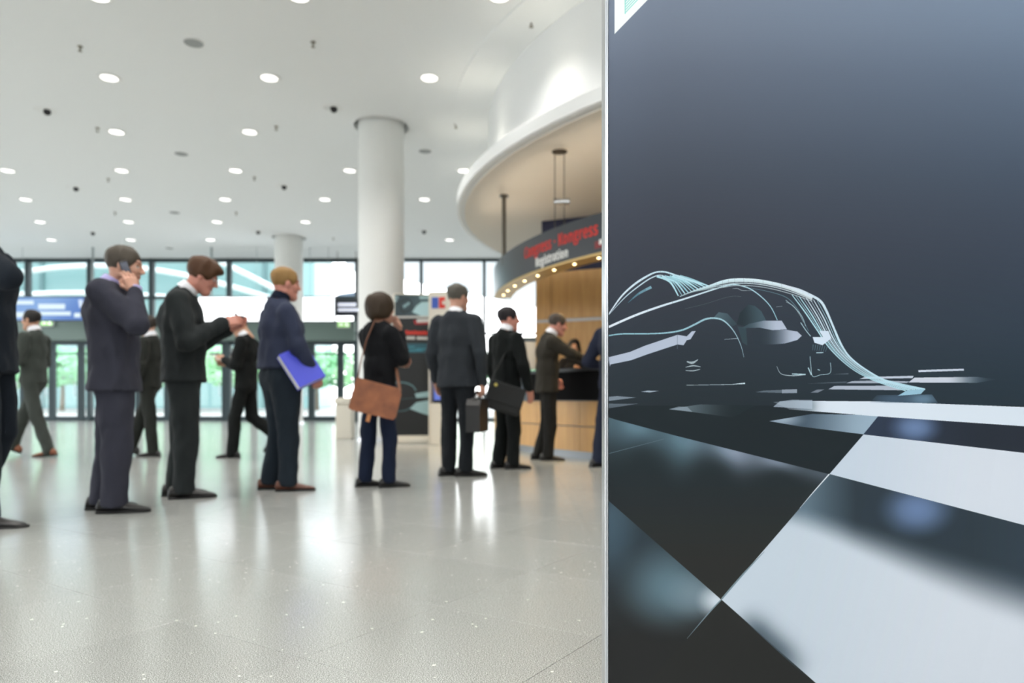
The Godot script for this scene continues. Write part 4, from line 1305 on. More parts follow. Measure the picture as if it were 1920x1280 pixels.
	m = MB.new(); m.ring(DRUM, 6.14, 6.7, 0.7, 0.74, b0, b1, 90); part("desk_top", m, M.dark, ct)
	# wood wall behind the desk
	var w := setting("wall_desk", "honey wood panelled wall behind the desk with navy blue above")
	w.position = Vector3(0.427, 0, -12.8)
	w.rotation.y = deg_to_rad(-24)
	m = MB.new(); m.box(Vector3(4.1, EYE + 1.6, -0.12), Vector3(8.0, (EYE + 1.6) * 2.0, 0.18)); part("core", m, M.navy, w)
	var xs := [0.0, 0.3, 1.5, 2.7, 3.9, 5.1, 6.3, 7.5]
	for k in xs.size() - 1:
		for y in [[0.05, 2.08], [2.14, 2.97]]:
			m = MB.new(); m.rbox(Vector3((xs[k] + xs[k + 1]) * 0.5, (y[0] + y[1]) * 0.5, 0.0), Vector3(xs[k + 1] - xs[k] - 0.008, y[1] - y[0], 0.05), 0.003); part("panel", m, M.wood, w)
	m = MB.new(); m.rbox(Vector3(3.75, 2.11, -0.005), Vector3(7.5, 0.06, 0.05), 0.004); part("metal_strip", m, mat(c8(176, 172, 168), 0.4, 0.5), w)

func bend_text(words: String, font: Font, size: float, deg0: float, deg1: float, y: float, mt: Material, parent: Node) -> void:
	var t := TextMesh.new()
	t.text = words
	t.font = font
	t.font_size = 64
	t.pixel_size = size / 64.0
	t.depth = 0.004
	t.horizontal_alignment = HORIZONTAL_ALIGNMENT_CENTER
	t.vertical_alignment = VERTICAL_ALIGNMENT_CENTER
	var am := ArrayMesh.new()
	var box := t.get_aabb()
	var mid := deg_to_rad((deg0 + deg1) * 0.5)
	var wide := deg_to_rad(deg1 - deg0) * 6.8
	for s in t.get_surface_count():
		var a := t.surface_get_arrays(s)
		var v: PackedVector3Array = a[Mesh.ARRAY_VERTEX]
		var n: PackedVector3Array = a[Mesh.ARRAY_NORMAL]
		for i in v.size():
			var x: float = (v[i].x - box.get_center().x) / box.size.x * wide
			var an := mid + x / 6.8
			var r := 6.804 + v[i].z
			v[i] = DRUM + Vector3(-cos(an) * r, y + v[i].y, sin(an) * r)
			n[i] = Vector3(-cos(an), 0, sin(an)) * n[i].z + Vector3(sin(an), 0, cos(an)) * n[i].x + Vector3.UP * n[i].y
		var b := []
		b.resize(Mesh.ARRAY_MAX)
		b[Mesh.ARRAY_VERTEX] = v; b[Mesh.ARRAY_NORMAL] = n; b[Mesh.ARRAY_INDEX] = a[Mesh.ARRAY_INDEX]
		am.add_surface_from_arrays(Mesh.PRIMITIVE_TRIANGLES, b)
	part("lettering", am, mt, parent)

# ---- the large printed wall close to the camera
func display_wall() -> void:
	var o := thing("display_wall", "large printed display wall showing a car drawn in light lines, in a slim aluminium frame", "display", Vector3(0.2, 0, -1.5))
	var W := 1.116
	var top := 2.2
	var k := 1.0 / 896.0
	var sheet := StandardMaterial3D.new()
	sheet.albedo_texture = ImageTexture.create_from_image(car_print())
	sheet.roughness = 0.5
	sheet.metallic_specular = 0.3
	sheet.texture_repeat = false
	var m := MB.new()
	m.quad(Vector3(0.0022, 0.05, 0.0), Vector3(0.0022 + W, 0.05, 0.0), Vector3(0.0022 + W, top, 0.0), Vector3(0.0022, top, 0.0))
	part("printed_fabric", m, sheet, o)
	m = MB.new()
	m.box(Vector3(W * 0.5 + 0.002, (top + 0.05) * 0.5, -0.026), Vector3(W - 0.002, top - 0.05, 0.05))
	part("core", m, M.white, o)
	for s in [[-0.003, 1], [W + 0.0074, -1]]:
		m = MB.new()
		m.rbox(Vector3(s[0] - 0.0008 * s[1], (top + 0.05) * 0.5, -0.024), Vector3(0.0045, top + 0.0, 0.054), 0.0012)
		m.rbox(Vector3(s[0] + 0.0026 * s[1], (top + 0.05) * 0.5, 0.0015), Vector3(0.0034, top, 0.003), 0.001)
		part("side_profile", m, M.alu, o)
	for y in [0.045, top + 0.004]:
		m = MB.new()
		m.rbox(Vector3(W * 0.5 + 0.002, y, -0.024), Vector3(W + 0.012, 0.01, 0.054), 0.002)
		part("rail", m, M.alu, o)
	for x in [0.12, W - 0.12]:
		m = MB.new()
		m.rbox(Vector3(x, 0.006, -0.03), Vector3(0.08, 0.012, 0.5), 0.004)
		m.rbox(Vector3(x, 0.026, -0.03), Vector3(0.05, 0.03, 0.05), 0.004)
		part("foot", m, M.alu, o)

# ---- stands, bin, screens
func furniture() -> void:
	# dark information stand next to the thick column
	var o := thing("information_stand", "tall dark poster stand with red and white lines beside the thick column", "stand", Vector3(-1.665, 0, -11.9), deg_to_rad(12))
	var m := MB.new()
	var sheet := StandardMaterial3D.new()
	sheet.albedo_texture = ImageTexture.create_from_image(desk_print())
	sheet.roughness = 0.5
	m.quad(Vector3(-0.28, 0.13, 0.052), Vector3(0.28, 0.13, 0.052), Vector3(0.28, 2.45, 0.052), Vector3(-0.28, 2.45, 0.052))
	part("poster", m, sheet, o)
	m = MB.new(); m.rbox(Vector3(0, 1.24, 0), Vector3(0.6, 2.46, 0.1), 0.008); part("frame", m, M.beige, o)
	m = MB.new(); m.rbox(Vector3(0, 0.04, 0), Vector3(0.58, 0.08, 0.34), 0.01); part("base", m, M.beige, o)
	# pale kiosk with a blue and red emblem, behind the man with the briefcase
	var q := thing("terminal_kiosk", "pale kiosk with a blue and red emblem at its top, beside the dark poster stand", "kiosk", Vector3(-1.14, 0, -11.62), deg_to_rad(-8))
	m = MB.new()
	for b in [[-0.17, 1.22, 0.02, 2.44], [0.17, 1.22, 0.02, 2.44]]: m.rbox(Vector3(b[0], b[1], 0), Vector3(b[2], b[3], 0.3), 0.004)
	part("side", m, M.beige, q)
	m = MB.new(); m.rbox(Vector3(0, 2.2, 0.0), Vector3(0.34, 0.5, 0.28), 0.006); part("head_panel", m, M.beige, q)
	m = MB.new(); m.rbox(Vector3(0, 0.33, 0.0), Vector3(0.32, 0.66, 0.28), 0.006); part("cabinet", m, M.beige, q)
	m = MB.new(); m.rbox(Vector3(0, 1.3, -0.1), Vector3(0.32, 1.3, 0.03), 0.004); part("back_panel", m, M.dark, q)
	var blue := mat(c8(52, 84, 172), 0.5)
	m = MB.new(); m.rbox(Vector3(-0.075, 2.27, 0.142), Vector3(0.11, 0.18, 0.006), 0.002); part("emblem_blue", m, blue, q)
	m = MB.new()
	m.prism(PackedVector2Array([Vector2(-0.01, 2.18), Vector2(0.09, 2.18), Vector2(0.09, 2.24), Vector2(0.04, 2.24), Vector2(0.04, 2.3), Vector2(0.09, 2.3), Vector2(0.09, 2.36), Vector2(-0.01, 2.36)]), 0.14, 0.146)
	part("emblem_red", m, M.red, q)
	m = MB.new(); m.rbox(Vector3(-0.02, 0.96, 0.03), Vector3(0.2, 0.5, 0.02), 0.004); part("screen", m, glow(c8(90, 110, 190), 0.6), q)
	# litter bin beside the column
	o = thing("litter_bin", "pale grey square litter bin standing left of the thick column", "bin", Vector3(-3.07, 0, -13.2))
	m = MB.new(); m.rbox(Vector3(0, 0.32, 0), Vector3(0.29, 0.64, 0.29), 0.012); part("body", m, M.beige, o)
	m = MB.new(); m.rbox(Vector3(0, 0.7, 0), Vector3(0.33, 0.11, 0.33), 0.012); part("lid", m, M.beige, o)
	m = MB.new(); m.rbox(Vector3(0, 0.645, 0), Vector3(0.25, 0.03, 0.25), 0.002); part("neck", m, M.beige, o)
	# hanging screens in front of the glass
	var d := 22.7
	for s in [[20, 157, 557, 600, "blue information screen hanging left of the man on the phone", true, [40, 172]], [372, 500, 557, 602, "bright white screen hanging behind the man looking at his phone", false, [395, 480]], [566, 627, 557, 602, "bright white screen hanging right of the far column", false, [580, 615]]]:
		var a := at_px(s[0], s[3], d)
		var b := at_px(s[1], s[2], d)
		o = thing("hanging_screen", s[4], "screen", Vector3((a.x + b.x) * 0.5, a.y, -d))
		var w := b.x - a.x
		var h := b.y - a.y
		m = MB.new(); m.rbox(Vector3(0, h * 0.5, -0.06), Vector3(w + 0.06, h + 0.06, 0.1), 0.01); part("housing", m, M.dark, o)
		m = MB.new(); m.quad(Vector3(-w * 0.5, 0, -0.008), Vector3(w * 0.5, 0, -0.008), Vector3(w * 0.5, h, -0.008), Vector3(-w * 0.5, h, -0.008))
		var gm: StandardMaterial3D
		if s[5]:
			gm = StandardMaterial3D.new()
			gm.albedo_color = Color.BLACK
			gm.emission_enabled = true
			gm.emission = Color.WHITE
			gm.emission_operator = BaseMaterial3D.EMISSION_OP_MULTIPLY
			gm.emission_texture = ImageTexture.create_from_image(screen_print())
			gm.emission_energy_multiplier = 1.15
		else: gm = glow(c8(250, 252, 255), 1.6)
		part("display_glass", m, gm, o)
		var li := AreaLight3D.new()
		li.name = "screen_light"
		li.area_size = Vector2(w, h)
		li.light_energy = 0.8
		li.light_color = Color(0.9, 0.95, 1.0)
		li.shadow_enabled = true
		li.position = Vector3(0, h * 0.5, 0.02)
		li.rotation.y = PI
		o.add_child(li)
		for r in s[6]:
			var rx: float = (r - 960) * d / F - o.position.x
			m = MB.new(); m.tube([Vector3(rx, h, -0.06), Vector3(rx, CEIL - o.position.y, -0.06)], [0.035 if r in [172, 395] else 0.006], 10); part("hanger", m, mat(c8(150, 160, 160), 0.5), o)
	# dark direction sign, two short lines of white words
	d = 23.4
	var a := at_px(627, 593, d)
	o = thing("direction_sign", "small dark hanging sign with two blurred white lines above the doors", "sign", Vector3(a.x + 0.4, a.y, -d))
	m = MB.new(); m.rbox(Vector3(0, 0.28, 0), Vector3(0.8, 0.54, 0.08), 0.01); part("panel", m, mat(c8(28, 34, 48), 0.5), o)
	var wt := glow(c8(236, 240, 255), 0.9)
	m = MB.new()
	for k in 8: m.box(Vector3(-0.24 + k * 0.075, 0.38, 0.042), Vector3(0.058, 0.11, 0.006))
	part("line", m, wt, o)
	m = MB.new()
	for k in 9: m.box(Vector3(-0.24 + k * 0.073, 0.21, 0.042), Vector3(0.056, 0.1, 0.006))
	part("line", m, wt, o)
	for x in [-0.3, 0.3]:
		m = MB.new(); m.tube([Vector3(x, 0.54, 0), Vector3(x, CEIL - a.y, 0)], [0.012], 6); part("hanger", m, M.rod, o)
	# green exit signs over the doors
	for p in [[90, 606], [645, 609]]:
		var e := at_px(p[0], p[1] + 5, 24.2)
		o = thing("exit_sign", "small lit green and white exit sign on the door header", "sign", Vector3(e.x, e.y, -24.15), 0.0, "exit signs over the doors")
		m = MB.new(); m.rbox(Vector3(0, 0.1, 0), Vector3(0.44, 0.22, 0.06), 0.006); part("case", m, M.white, o)
		m = MB.new(); m.rbox(Vector3(0, 0.1, 0.032), Vector3(0.4, 0.18, 0.006), 0.002); part("lit_face", m, glow(c8(150, 205, 120), 0.8), o)
		m = MB.new(); m.prism(PackedVector2Array([Vector2(-0.15, 0.1), Vector2(-0.08, 0.16), Vector2(-0.08, 0.12), Vector2(0.02, 0.12), Vector2(0.02, 0.08), Vector2(-0.08, 0.08), Vector2(-0.08, 0.04)]), 0.035, 0.038); m.rbox(Vector3(0.11, 0.1, 0.036), Vector3(0.08, 0.13, 0.004), 0.001)
		part("pictogram", m, glow(c8(245, 252, 240), 0.9), o)
	# grey terminal standing on the counter's end
	var tp := DRUM + Vector3(-cos(deg_to_rad(19)), 0, sin(deg_to_rad(19))) * 6.62
	o = thing("desk_terminal", "light grey computer screen seen from behind on the counter", "monitor", Vector3(tp.x, 1.1, tp.z), deg_to_rad(-10))
	m = MB.new(); m.rbox(Vector3(0, 0.27, 0), Vector3(0.26, 0.42, 0.05), 0.012); part("back_shell", m, mat(c8(176, 174, 170), 0.5), o)
	m = MB.new(); m.rbox(Vector3(0, 0.5, 0), Vector3(0.28, 0.06, 0.07), 0.01); part("top_bar", m, M.slate, o)
	m = MB.new(); m.lathe([[0.09, 0.0], [0.085, 0.012], [0.025, 0.02], [0.022, 0.1]], 18); part("stand", m, M.dark, o)

# ---- ceiling lamps on their skewed grid, and the other fittings
func lamps() -> void:
	var lit := glow(c8(255, 252, 246), 2.2)
	var ring := MB.new()
	ring.lathe([[0.116, -0.004], [0.15, -0.014], [0.168, -0.012], [0.17, 0.0]], 28, Transform3D.IDENTITY, false)
	var ring_m := ring.mesh()
	var disc := MB.new()
	disc.lathe([[0.118, -0.008], [0.118, -0.002]], 28)
	var disc_m := disc.mesh()
	for j in range(-7, 6):
		for i in range(-7, 6):
			var p := Vector3(-3.654 + 2.41 * i - 1.093 * j, CEIL, -10.79 - 2.18 * j)
			if p.x < -17.5 or p.x > 5.0 or p.z > 4.5 or p.z < -23.0: continue
			if Vector2(p.x - DRUM.x, p.z - DRUM.z).length() < 7.6: continue
			if Vector2(p.x + 2.315, p.z + 12.7).length() < 0.7 or Vector2(p.x + 6.66, p.z + 21.4).length() < 0.7: continue
			var o := thing("downlight", "round white recessed ceiling downlight", "downlight", p, 0.0, "round downlights in the ceiling")
			part("trim_ring", ring_m, M.white, o)
			part("lamp_face", disc_m, lit, o)
			var l := SpotLight3D.new()
			l.name = "lamp_light"
			l.spot_angle = 62
			l.spot_angle_attenuation = 0.8
			l.spot_range = 30
			l.light_energy = 5.0
			l.light_size = 0.12
			l.light_color = Color(1.0, 0.985, 0.965)
			l.shadow_enabled = true
			l.position = Vector3(0, -0.03, 0)
			l.rotation.x = -PI / 2
			o.add_child(l)
	# adjustable spots: a white bezel with a dark tilted barrel
	var bez := MB.new()
	bez.lathe([[0.09, -0.002], [0.13, -0.012], [0.17, -0.006], [0.172, 0.0]], 24, Transform3D.IDENTITY, false)
	for p in [[85, 207], [622, 202], [140, 352], [530, 349], [172, 436], [482, 434], [793, 433]]:
		var dd: float = F * (CEIL - EYE) / (750.0 - p[1])
		var o := thing("ceiling_spot", "white round ceiling fitting with a dark tilted barrel", "spotlight", Vector3((p[0] - 960) * dd / F, CEIL, -dd), 0.0, "unlit tilting spots in the ceiling")
		part("bezel", bez, M.white, o)
		var m := MB.new()
		m.tube([Vector3(0.02, 0.0, -0.01), Vector3(0.045, -0.04, 0.02)], [0.052, 0.056], 18)
		part("barrel", m, M.dark, o)
	# flat grey loudspeakers
	for p in [[363, 80], [340, 288], [327, 398], [797, 283], [318, 465]]:
		var dd: float = F * (CEIL - EYE) / (750.0 - p[1])
		var o := thing("ceiling_speaker", "flat round grey loudspeaker grille in the ceiling", "loudspeaker", Vector3((p[0] - 960) * dd / F, CEIL, -dd), 0.0, "grey loudspeakers in the ceiling")
		var m := MB.new(); m.lathe([[0.11, -0.012], [0.125, -0.006], [0.126, 0.0]], 24); part("grille", m, mat(c8(150, 154, 154), 0.7), o)
		m = MB.new(); m.ring(Vector3.ZERO, 0.126, 0.14, -0.01, 0.0, 0, TAU, 24); part("bezel", m, M.white, o)
	# sprinkler heads
	for p in [[150, 87], [587, 79], [183, 240], [518, 237], [203, 335], [477, 332], [216, 398], [443, 398], [996, 41], [855, 233], [625, 446]]:
		var dd: float = F * (CEIL - EYE) / (750.0 - p[1])
		var o := thing("sprinkler_head", "tiny brass sprinkler head hanging from the ceiling", "sprinkler", Vector3((p[0] - 960) * dd / F, CEIL, -dd), 0.0, "sprinkler heads in the ceiling")
		var m := MB.new(); m.lathe([[0.022, -0.07], [0.03, -0.066], [0.012, -0.06], [0.012, -0.01], [0.035, -0.008], [0.036, 0.0]], 14); part("head", m, mat(c8(136, 130, 116), 0.4, 0.6), o)
	# uplights on the rim of the drum
	for k in range(-3, 6):
		var a := deg_to_rad(15.5 + 17.0 * k)
		var p := DRUM + Vector3(-cos(a), 0, sin(a)) * 7.16 + Vector3(0, EYE + 3.39, 0)
		var o := thing("rim_uplight", "uplight standing on the rim of the drum", "uplight", p, 0.0, "uplights on the drum's rim")
		var m := MB.new(); m.lathe([[0.07, 0.0], [0.07, 0.04], [0.06, 0.05]], 18); part("can", m, M.white, o)
		m = MB.new(); m.lathe([[0.055, 0.048], [0.05, 0.053]], 18); part("lamp_face", m, glow(c8(255, 248, 232), 2.0), o)
		var l := SpotLight3D.new()
		l.name = "uplight_light"
		l.spot_angle = 50
		l.spot_angle_attenuation = 1.0
		l.spot_range = 12
		l.light_energy = 0.55
		l.light_size = 0.05
		l.light_color = Color(1.0, 0.97, 0.9)
		l.shadow_enabled = true
		l.position = Vector3(0, 0.06, 0)
		l.rotation.x = PI / 2
		o.add_child(l)
	# warm uplights added unseen inside the sign band to brighten the canopy underside
	for k in 9:
		var a := deg_to_rad(9.0 + 11.0 * k)
		var p := DRUM + Vector3(-cos(a), 0, sin(a)) * 6.62 + Vector3(0, EYE + 1.77, 0)
		var o := thing("added_sign_uplight", "added unseen warm uplight inside the curved sign band", "uplight", p, 0.0, "added warm uplights inside the sign band")
		var m := MB.new(); m.lathe([[0.05, 0.0], [0.05, 0.1], [0.045, 0.11]], 18); part("can", m, M.rod, o)
		m = MB.new(); m.lathe([[0.04, 0.108], [0.038, 0.114]], 18); part("lamp_face", m, glow(c8(255, 232, 196), 2.0), o)
		var l := SpotLight3D.new()
		l.name = "uplight_light"
		l.spot_angle = 70
		l.spot_angle_attenuation = 1.0
		l.spot_range = 12
		l.light_energy = 0.42
		l.light_size = 0.06
		l.light_color = Color(1.0, 0.93, 0.84)
		l.shadow_enabled = true
		l.position = Vector3(0, 0.125, 0)
		l.rotation.x = PI / 2
		o.add_child(l)
	# small warm lamps under the sign
	for k in range(-6, 20):
		var a := deg_to_rad(31.6 + 4.1 * k)
		if a > deg_to_rad(105) or a < deg_to_rad(6): continue
		var p := DRUM + Vector3(-cos(a), 0, sin(a)) * 6.67 + Vector3(0, EYE + 1.745, 0)
		var o := thing("sign_lamp", "small warm lamp set in the underside of the curved sign", "lamp", p, 0.0, "warm lamps under the curved sign")
		var m := MB.new(); m.lathe([[0.016, -0.012], [0.02, -0.006], [0.02, 0.0]], 16); part("lamp_face", m, glow(c8(255, 226, 168), 12.0), o)
		m = MB.new(); m.ring(Vector3.ZERO, 0.02, 0.03, -0.006, 0.0, 0, TAU, 18); part("trim_ring", m, M.alu, o)
		var l := SpotLight3D.new()
		l.name = "lamp_light"
		l.spot_angle = 60
		l.spot_angle_attenuation = 1.0
		l.spot_range = 10
		l.light_energy = 1.3
		l.light_size = 0.03
		l.light_color = Color(1.0, 0.86, 0.62)
		l.shadow_enabled = true
		l.position = Vector3(0, -0.02, 0)
		l.rotation.x = -PI / 2
		o.add_child(l)

# ---- the queue and the people around it
func hair(c: Color) -> StandardMaterial3D:
	var m := mat(c, 0.6, 0.0, 0.4)
	m.albedo_texture = M.weave
	m.uv1_triplanar = true
	m.uv1_scale = Vector3(9, 3, 9)
	return m

func phone(label: String, at: Transform3D) -> void:
	var o := thing("mobile_phone", label, "phone")
	o.transform = at
	var m := MB.new(); m.rbox(Vector3.ZERO, Vector3(0.05, 0.1, 0.013), 0.005); part("case", m, M.dark, o)
	m = MB.new(); m.rbox(Vector3(0, 0.004, 0.0066), Vector3(0.042, 0.07, 0.001), 0.0003); part("screen", m, mat(c8(60, 66, 84), 0.1), o)
	m = MB.new(); m.lathe([[0.011, 0.0], [0.009, 0.003]], 14, Transform3D(Basis(Vector3.RIGHT, -PI * 0.5), Vector3(0, 0.035, -0.0065))); part("camera_ring", m, M.chrome, o)

func people() -> void:
	var white := mat(c8(232, 232, 236), 0.8)
	var lilac := mat(c8(176, 168, 214), 0.8)
	var fair := Color(0.56, 0.3, 0.215)
	var ruddy := Color(0.54, 0.235, 0.175)
	var tan_ := Color(0.5, 0.27, 0.17)

	# man on the phone
	var suit := cloth(c8(62, 63, 74))
	var p := person({"label": "man in charcoal navy suit holding a phone to his ear", "at": Vector3(-2.556, 0, -4.61), "yaw": 22, "h": 1.73, "girth": 1.2, "arm": 1.14, "cell": 0.0135, "jacket": suit, "trousers": suit, "collar": lilac, "collar_y": 0.012,
		"hair_mat": hair(c8(84, 76, 66)), "skin": fair, "hem": 0.765, "vent": true, "head_pitch": -6, "head_yaw": -8, "leg": 1.18, "toeR": -8, "toeL": -4, "shoe_size": 1.06,
		"joints": {"head": [0.06, 1.575, 0], "neck": [-0.03, 1.435, 0], "chest": [-0.025, 1.26, 0], "waist": [0.0, 1.06, 0], "shR": [-0.05, 1.375, 0.19], "shL": [-0.03, 1.375, -0.19], "elR": [0.15, 1.18, 0.275], "wrR": [0.135, 1.375, 0.155], "elL": [-0.04, 1.1, -0.24], "wrL": [0.02, 0.9, -0.2], "anR": [-0.0, 0.085, 0.1], "anL": [-0.09, 0.085, -0.1], "knR": [0.03, 0.49, 0.1], "knL": [-0.03, 0.49, -0.095], "hip": [0.0, 0.9, 0]},
		"handR": {"dir": [-0.3, 0.9, -0.14], "palm": [-0.4, 0.0, -0.9], "pose": "relaxed"}})
	phone("small black mobile phone held to the ear of the man in navy", p.transform * Transform3D(Basis(Vector3.UP, 0.25) * Basis(Vector3.BACK, 0.35), Vector3(0.072, 1.545, 0.1)))

	# man at the picture's edge, in front of him a step behind
	var slate := cloth(c8(36, 42, 50))
	person({"label": "man in dark blue grey suit with bent arm behind the phone caller", "at": Vector3(-2.98, 0, -4.06), "yaw": 12, "h": 1.88, "girth": 1.1, "arm": 1.12, "cell": 0.016, "jacket": slate, "trousers": slate, "collar": white, "hair_mat": hair(c8(60, 50, 42)), "skin": fair, "hem": 0.86, "leg": 1.1, "vent": true,
		"joints": {"shR": [0.02, 1.51, 0.19], "elR": [0.23, 1.37, 0.27], "wrR": [0.02, 1.53, 0.2], "elL": [-0.08, 1.2, -0.24], "wrL": [-0.1, 0.94, -0.2], "anR": [0.03, 0.085, 0.1], "anL": [-0.16, 0.085, -0.1], "head": [-0.09, 1.76, 0]}, "handR": {"dir": [-0.35, 0.9, -0.2], "palm": [-0.3, 0, -0.9]}})

	# man looking down at his phone
	suit = cloth(c8(47, 51, 52))
	p = person({"label": "man in black suit and glasses looking down at a phone in both hands", "at": Vector3(-2.412, 0, -5.27), "yaw": 18, "h": 1.79, "girth": 1.2, "arm": 1.12, "cell": 0.014, "jacket": suit, "trousers": suit, "collar": white, "cuffs": false,
		"hair": "full", "hair_mat": hair(c8(82, 52, 28)), "skin": ruddy, "hem": 0.84, "vent": true, "head_pitch": -24, "leg": 1.12, "toeR": 10, "toeL": 4, "shoe_size": 1.08,
		"joints": {"head": [0.13, 1.625, 0], "neck": [-0.005, 1.495, 0], "chest": [-0.02, 1.3, 0], "shR": [-0.02, 1.41, 0.19], "shL": [0.0, 1.41, -0.19], "elR": [0.05, 1.12, 0.28], "wrR": [0.27, 1.265, 0.11], "elL": [0.07, 1.13, -0.24], "wrL": [0.29, 1.24, -0.04], "anR": [0.0, 0.085, 0.1], "anL": [-0.07, 0.085, -0.1], "knR": [0.03, 0.5, 0.1], "knL": [-0.02, 0.5, -0.1]},
		"handR": {"dir": [0.85, 0.35, -0.4], "palm": [0.2, -0.3, -0.9], "pose": "relaxed"}, "handL": {"dir": [0.9, 0.3, 0.25], "palm": [0, 0.6, 0.6], "pose": "relaxed"}})
	phone("dark mobile phone in the hands of the man in glasses", p.transform * Transform3D(Basis(Vector3.UP, 1.57) * Basis(Vector3.RIGHT, -0.6), Vector3(0.38, 1.32, 0.02)))
	var gl := thing("eyeglasses", "thin framed eyeglasses on the man looking at his phone", "glasses")
	gl.transform = p.transform * Transform3D(Basis(Vector3.BACK, deg_to_rad(-24)), Vector3(0.13, 1.625, 0))
	for s in [-1.0, 1.0]:
		var m := MB.new()
		var rim := []
		for k in 17: rim.append(Vector3(0.104, 0.002 + sin(TAU * k / 16.0) * 0.018, s * 0.033 + cos(TAU * k / 16.0) * 0.025))
		m.tube(rim, [0.0016], 6)
		part("rim", m, M.chrome, gl)
		m = MB.new(); m.tube([Vector3(0.102, 0.006, s * 0.058), Vector3(0.05, 0.008, s * 0.076), Vector3(-0.01, 0.002, s * 0.085)], [0.002], 6); part("temple", m, M.chrome, gl)
	var br := MB.new(); br.tube([Vector3(0.105, 0.004, -0.009), Vector3(0.112, 0.008, 0), Vector3(0.105, 0.004, 0.009)], [0.0016], 6); part("bridge", br, M.chrome, gl)

	# man in the blue sweater
	p = person({"label": "stocky blond man in navy sweater and brown shoes seen from behind", "at": Vector3(-1.83, 0, -5.68), "yaw": 38, "h": 1.76, "girth": 1.23, "arm": 1.02, "cell": 0.014, "top_name": "sweater", "jacket": cloth(c8(56, 62, 82)), "trousers": cloth(c8(40, 48, 56)), "shoe": M.dark_brown_leather,
		"hair_mat": hair(c8(158, 122, 72)), "skin": ruddy, "hem": 0.955, "seat": 1.14, "leg": 1.1, "loose": 1.06, "toeR": -22, "toeL": -18, "head_yaw": -5, "head_pitch": -4, "shoe_size": 1.02, "collar": cloth(c8(28, 34, 50)), "cuffs": false,
		"joints": {"head": [0.04, 1.635, 0], "neck": [-0.02, 1.48, 0], "shR": [-0.02, 1.38, 0.195], "shL": [-0.02, 1.38, -0.195], "elR": [0.03, 1.13, 0.285], "wrR": [0.16, 0.93, 0.265], "anR": [0.01, 0.085, 0.1], "anL": [-0.06, 0.085, -0.11]},
		"handR": {"dir": [0.35, -0.9, -0.1], "palm": [0.1, 0.1, -1], "pose": "grip"}})
	var bd := thing("ring_binder", "blue ring binder tucked under the arm of the man in the sweater", "binder")
	var lx := Vector3(0.55, -0.83, 0.05).normalized()
	var wx := Vector3(0.7, 0.45, -0.68)
	wx = (wx - lx * wx.dot(lx)).normalized()
	bd.transform = Transform3D(Basis(wx, -lx, wx.cross(-lx)), Vector3(-1.615, 0.965, -5.5))
	var blue := mat(c8(70, 78, 205), 0.45)
	var m := MB.new()
	m.rbox(Vector3(0, 0, 0.026), Vector3(0.24, 0.3, 0.003), 0.001); m.rbox(Vector3(0, 0, -0.026), Vector3(0.24, 0.3, 0.003), 0.001); m.rbox(Vector3(0.119, 0, 0), Vector3(0.003, 0.3, 0.052), 0.001)
	part("cover", m, blue, bd)
	m = MB.new(); m.rbox(Vector3(-0.006, 0, 0.0), Vector3(0.225, 0.288, 0.044), 0.002); part("pages", m, M.paper, bd)

	# woman with the satchel
	var black := cloth(c8(27, 28, 31))
	p = person({"label": "woman in short black jacket and jeans touching her chin, seen from behind", "at": Vector3(-1.088, 0, -5.89), "yaw": 48, "h": 1.6, "girth": 0.9, "arm": 0.92, "bust": 1.0, "cell": 0.0135, "jacket": black, "trousers": cloth(c8(34, 42, 62)), "hair": "bob", "hair_mat": hair(c8(62, 48, 34)), "skin": fair, "hem": 0.74, "loose": 0.98,
		"leg": 0.86, "toeR": -26, "toeL": -20, "shoe_size": 0.95, "hand_size": 0.9, "head_size": 0.95, "head_yaw": -6, "head_pitch": 4,
		"joints": {"head": [0.02, 1.462, 0], "neck": [-0.02, 1.33, 0], "shR": [-0.01, 1.245, 0.165], "shL": [-0.01, 1.245, -0.165], "elR": [0.07, 1.05, 0.2], "wrR": [0.155, 1.255, 0.07], "elL": [0.1, 1.03, -0.17], "wrL": [0.16, 1.02, 0.02], "anR": [0.02, 0.08, 0.085], "anL": [-0.08, 0.08, -0.1], "knR": [0.03, 0.45, 0.085], "knL": [-0.04, 0.45, -0.095]},
		"handR": {"dir": [-0.25, 0.95, -0.1], "palm": [-0.9, -0.2, 0.2], "pose": "relaxed"}})
	var tan_leather := mat(Color.WHITE, 0.5)
	tan_leather.albedo_texture = noise_tex(0.03, c8(122, 72, 46), c8(158, 96, 60), 256, FastNoiseLite.TYPE_SIMPLEX_SMOOTH, 31, 3)
	tan_leather.uv1_triplanar = true
	tan_leather.uv1_scale = Vector3(0.9, 0.9, 0.9)
	var bag := thing("leather_satchel", "brown leather satchel hanging from a strap at the woman's hip", "bag")
	bag.transform = Transform3D(Basis(Vector3.UP, deg_to_rad(4)) * Basis(Vector3.BACK, deg_to_rad(-14)), Vector3(-1.07, 0.72, -5.66))
	m = MB.new(); m.rbox(Vector3(0, -0.005, 0), Vector3(0.34, 0.24, 0.085), 0.02); part("body", m, tan_leather, bag)
	m = MB.new()
	m.prism(PackedVector2Array([Vector2(-0.185, 0.13), Vector2(0.15, 0.125), Vector2(0.185, 0.085), Vector2(0.187, -0.1), Vector2(0.17, -0.128), Vector2(-0.16, -0.13), Vector2(-0.19, -0.118)]), 0.042, 0.05)
	part("flap", m, tan_leather, bag)
	m = MB.new(); m.rbox(Vector3(-0.02, -0.155, 0.04), Vector3(0.032, 0.07, 0.006), 0.003); part("closing_tab", m, mat(c8(188, 124, 76), 0.5), bag)
	var strap_mat := mat(c8(128, 84, 60), 0.5)
	m = MB.new()
	var inv := bag.transform.affine_inverse()
	var sp := []
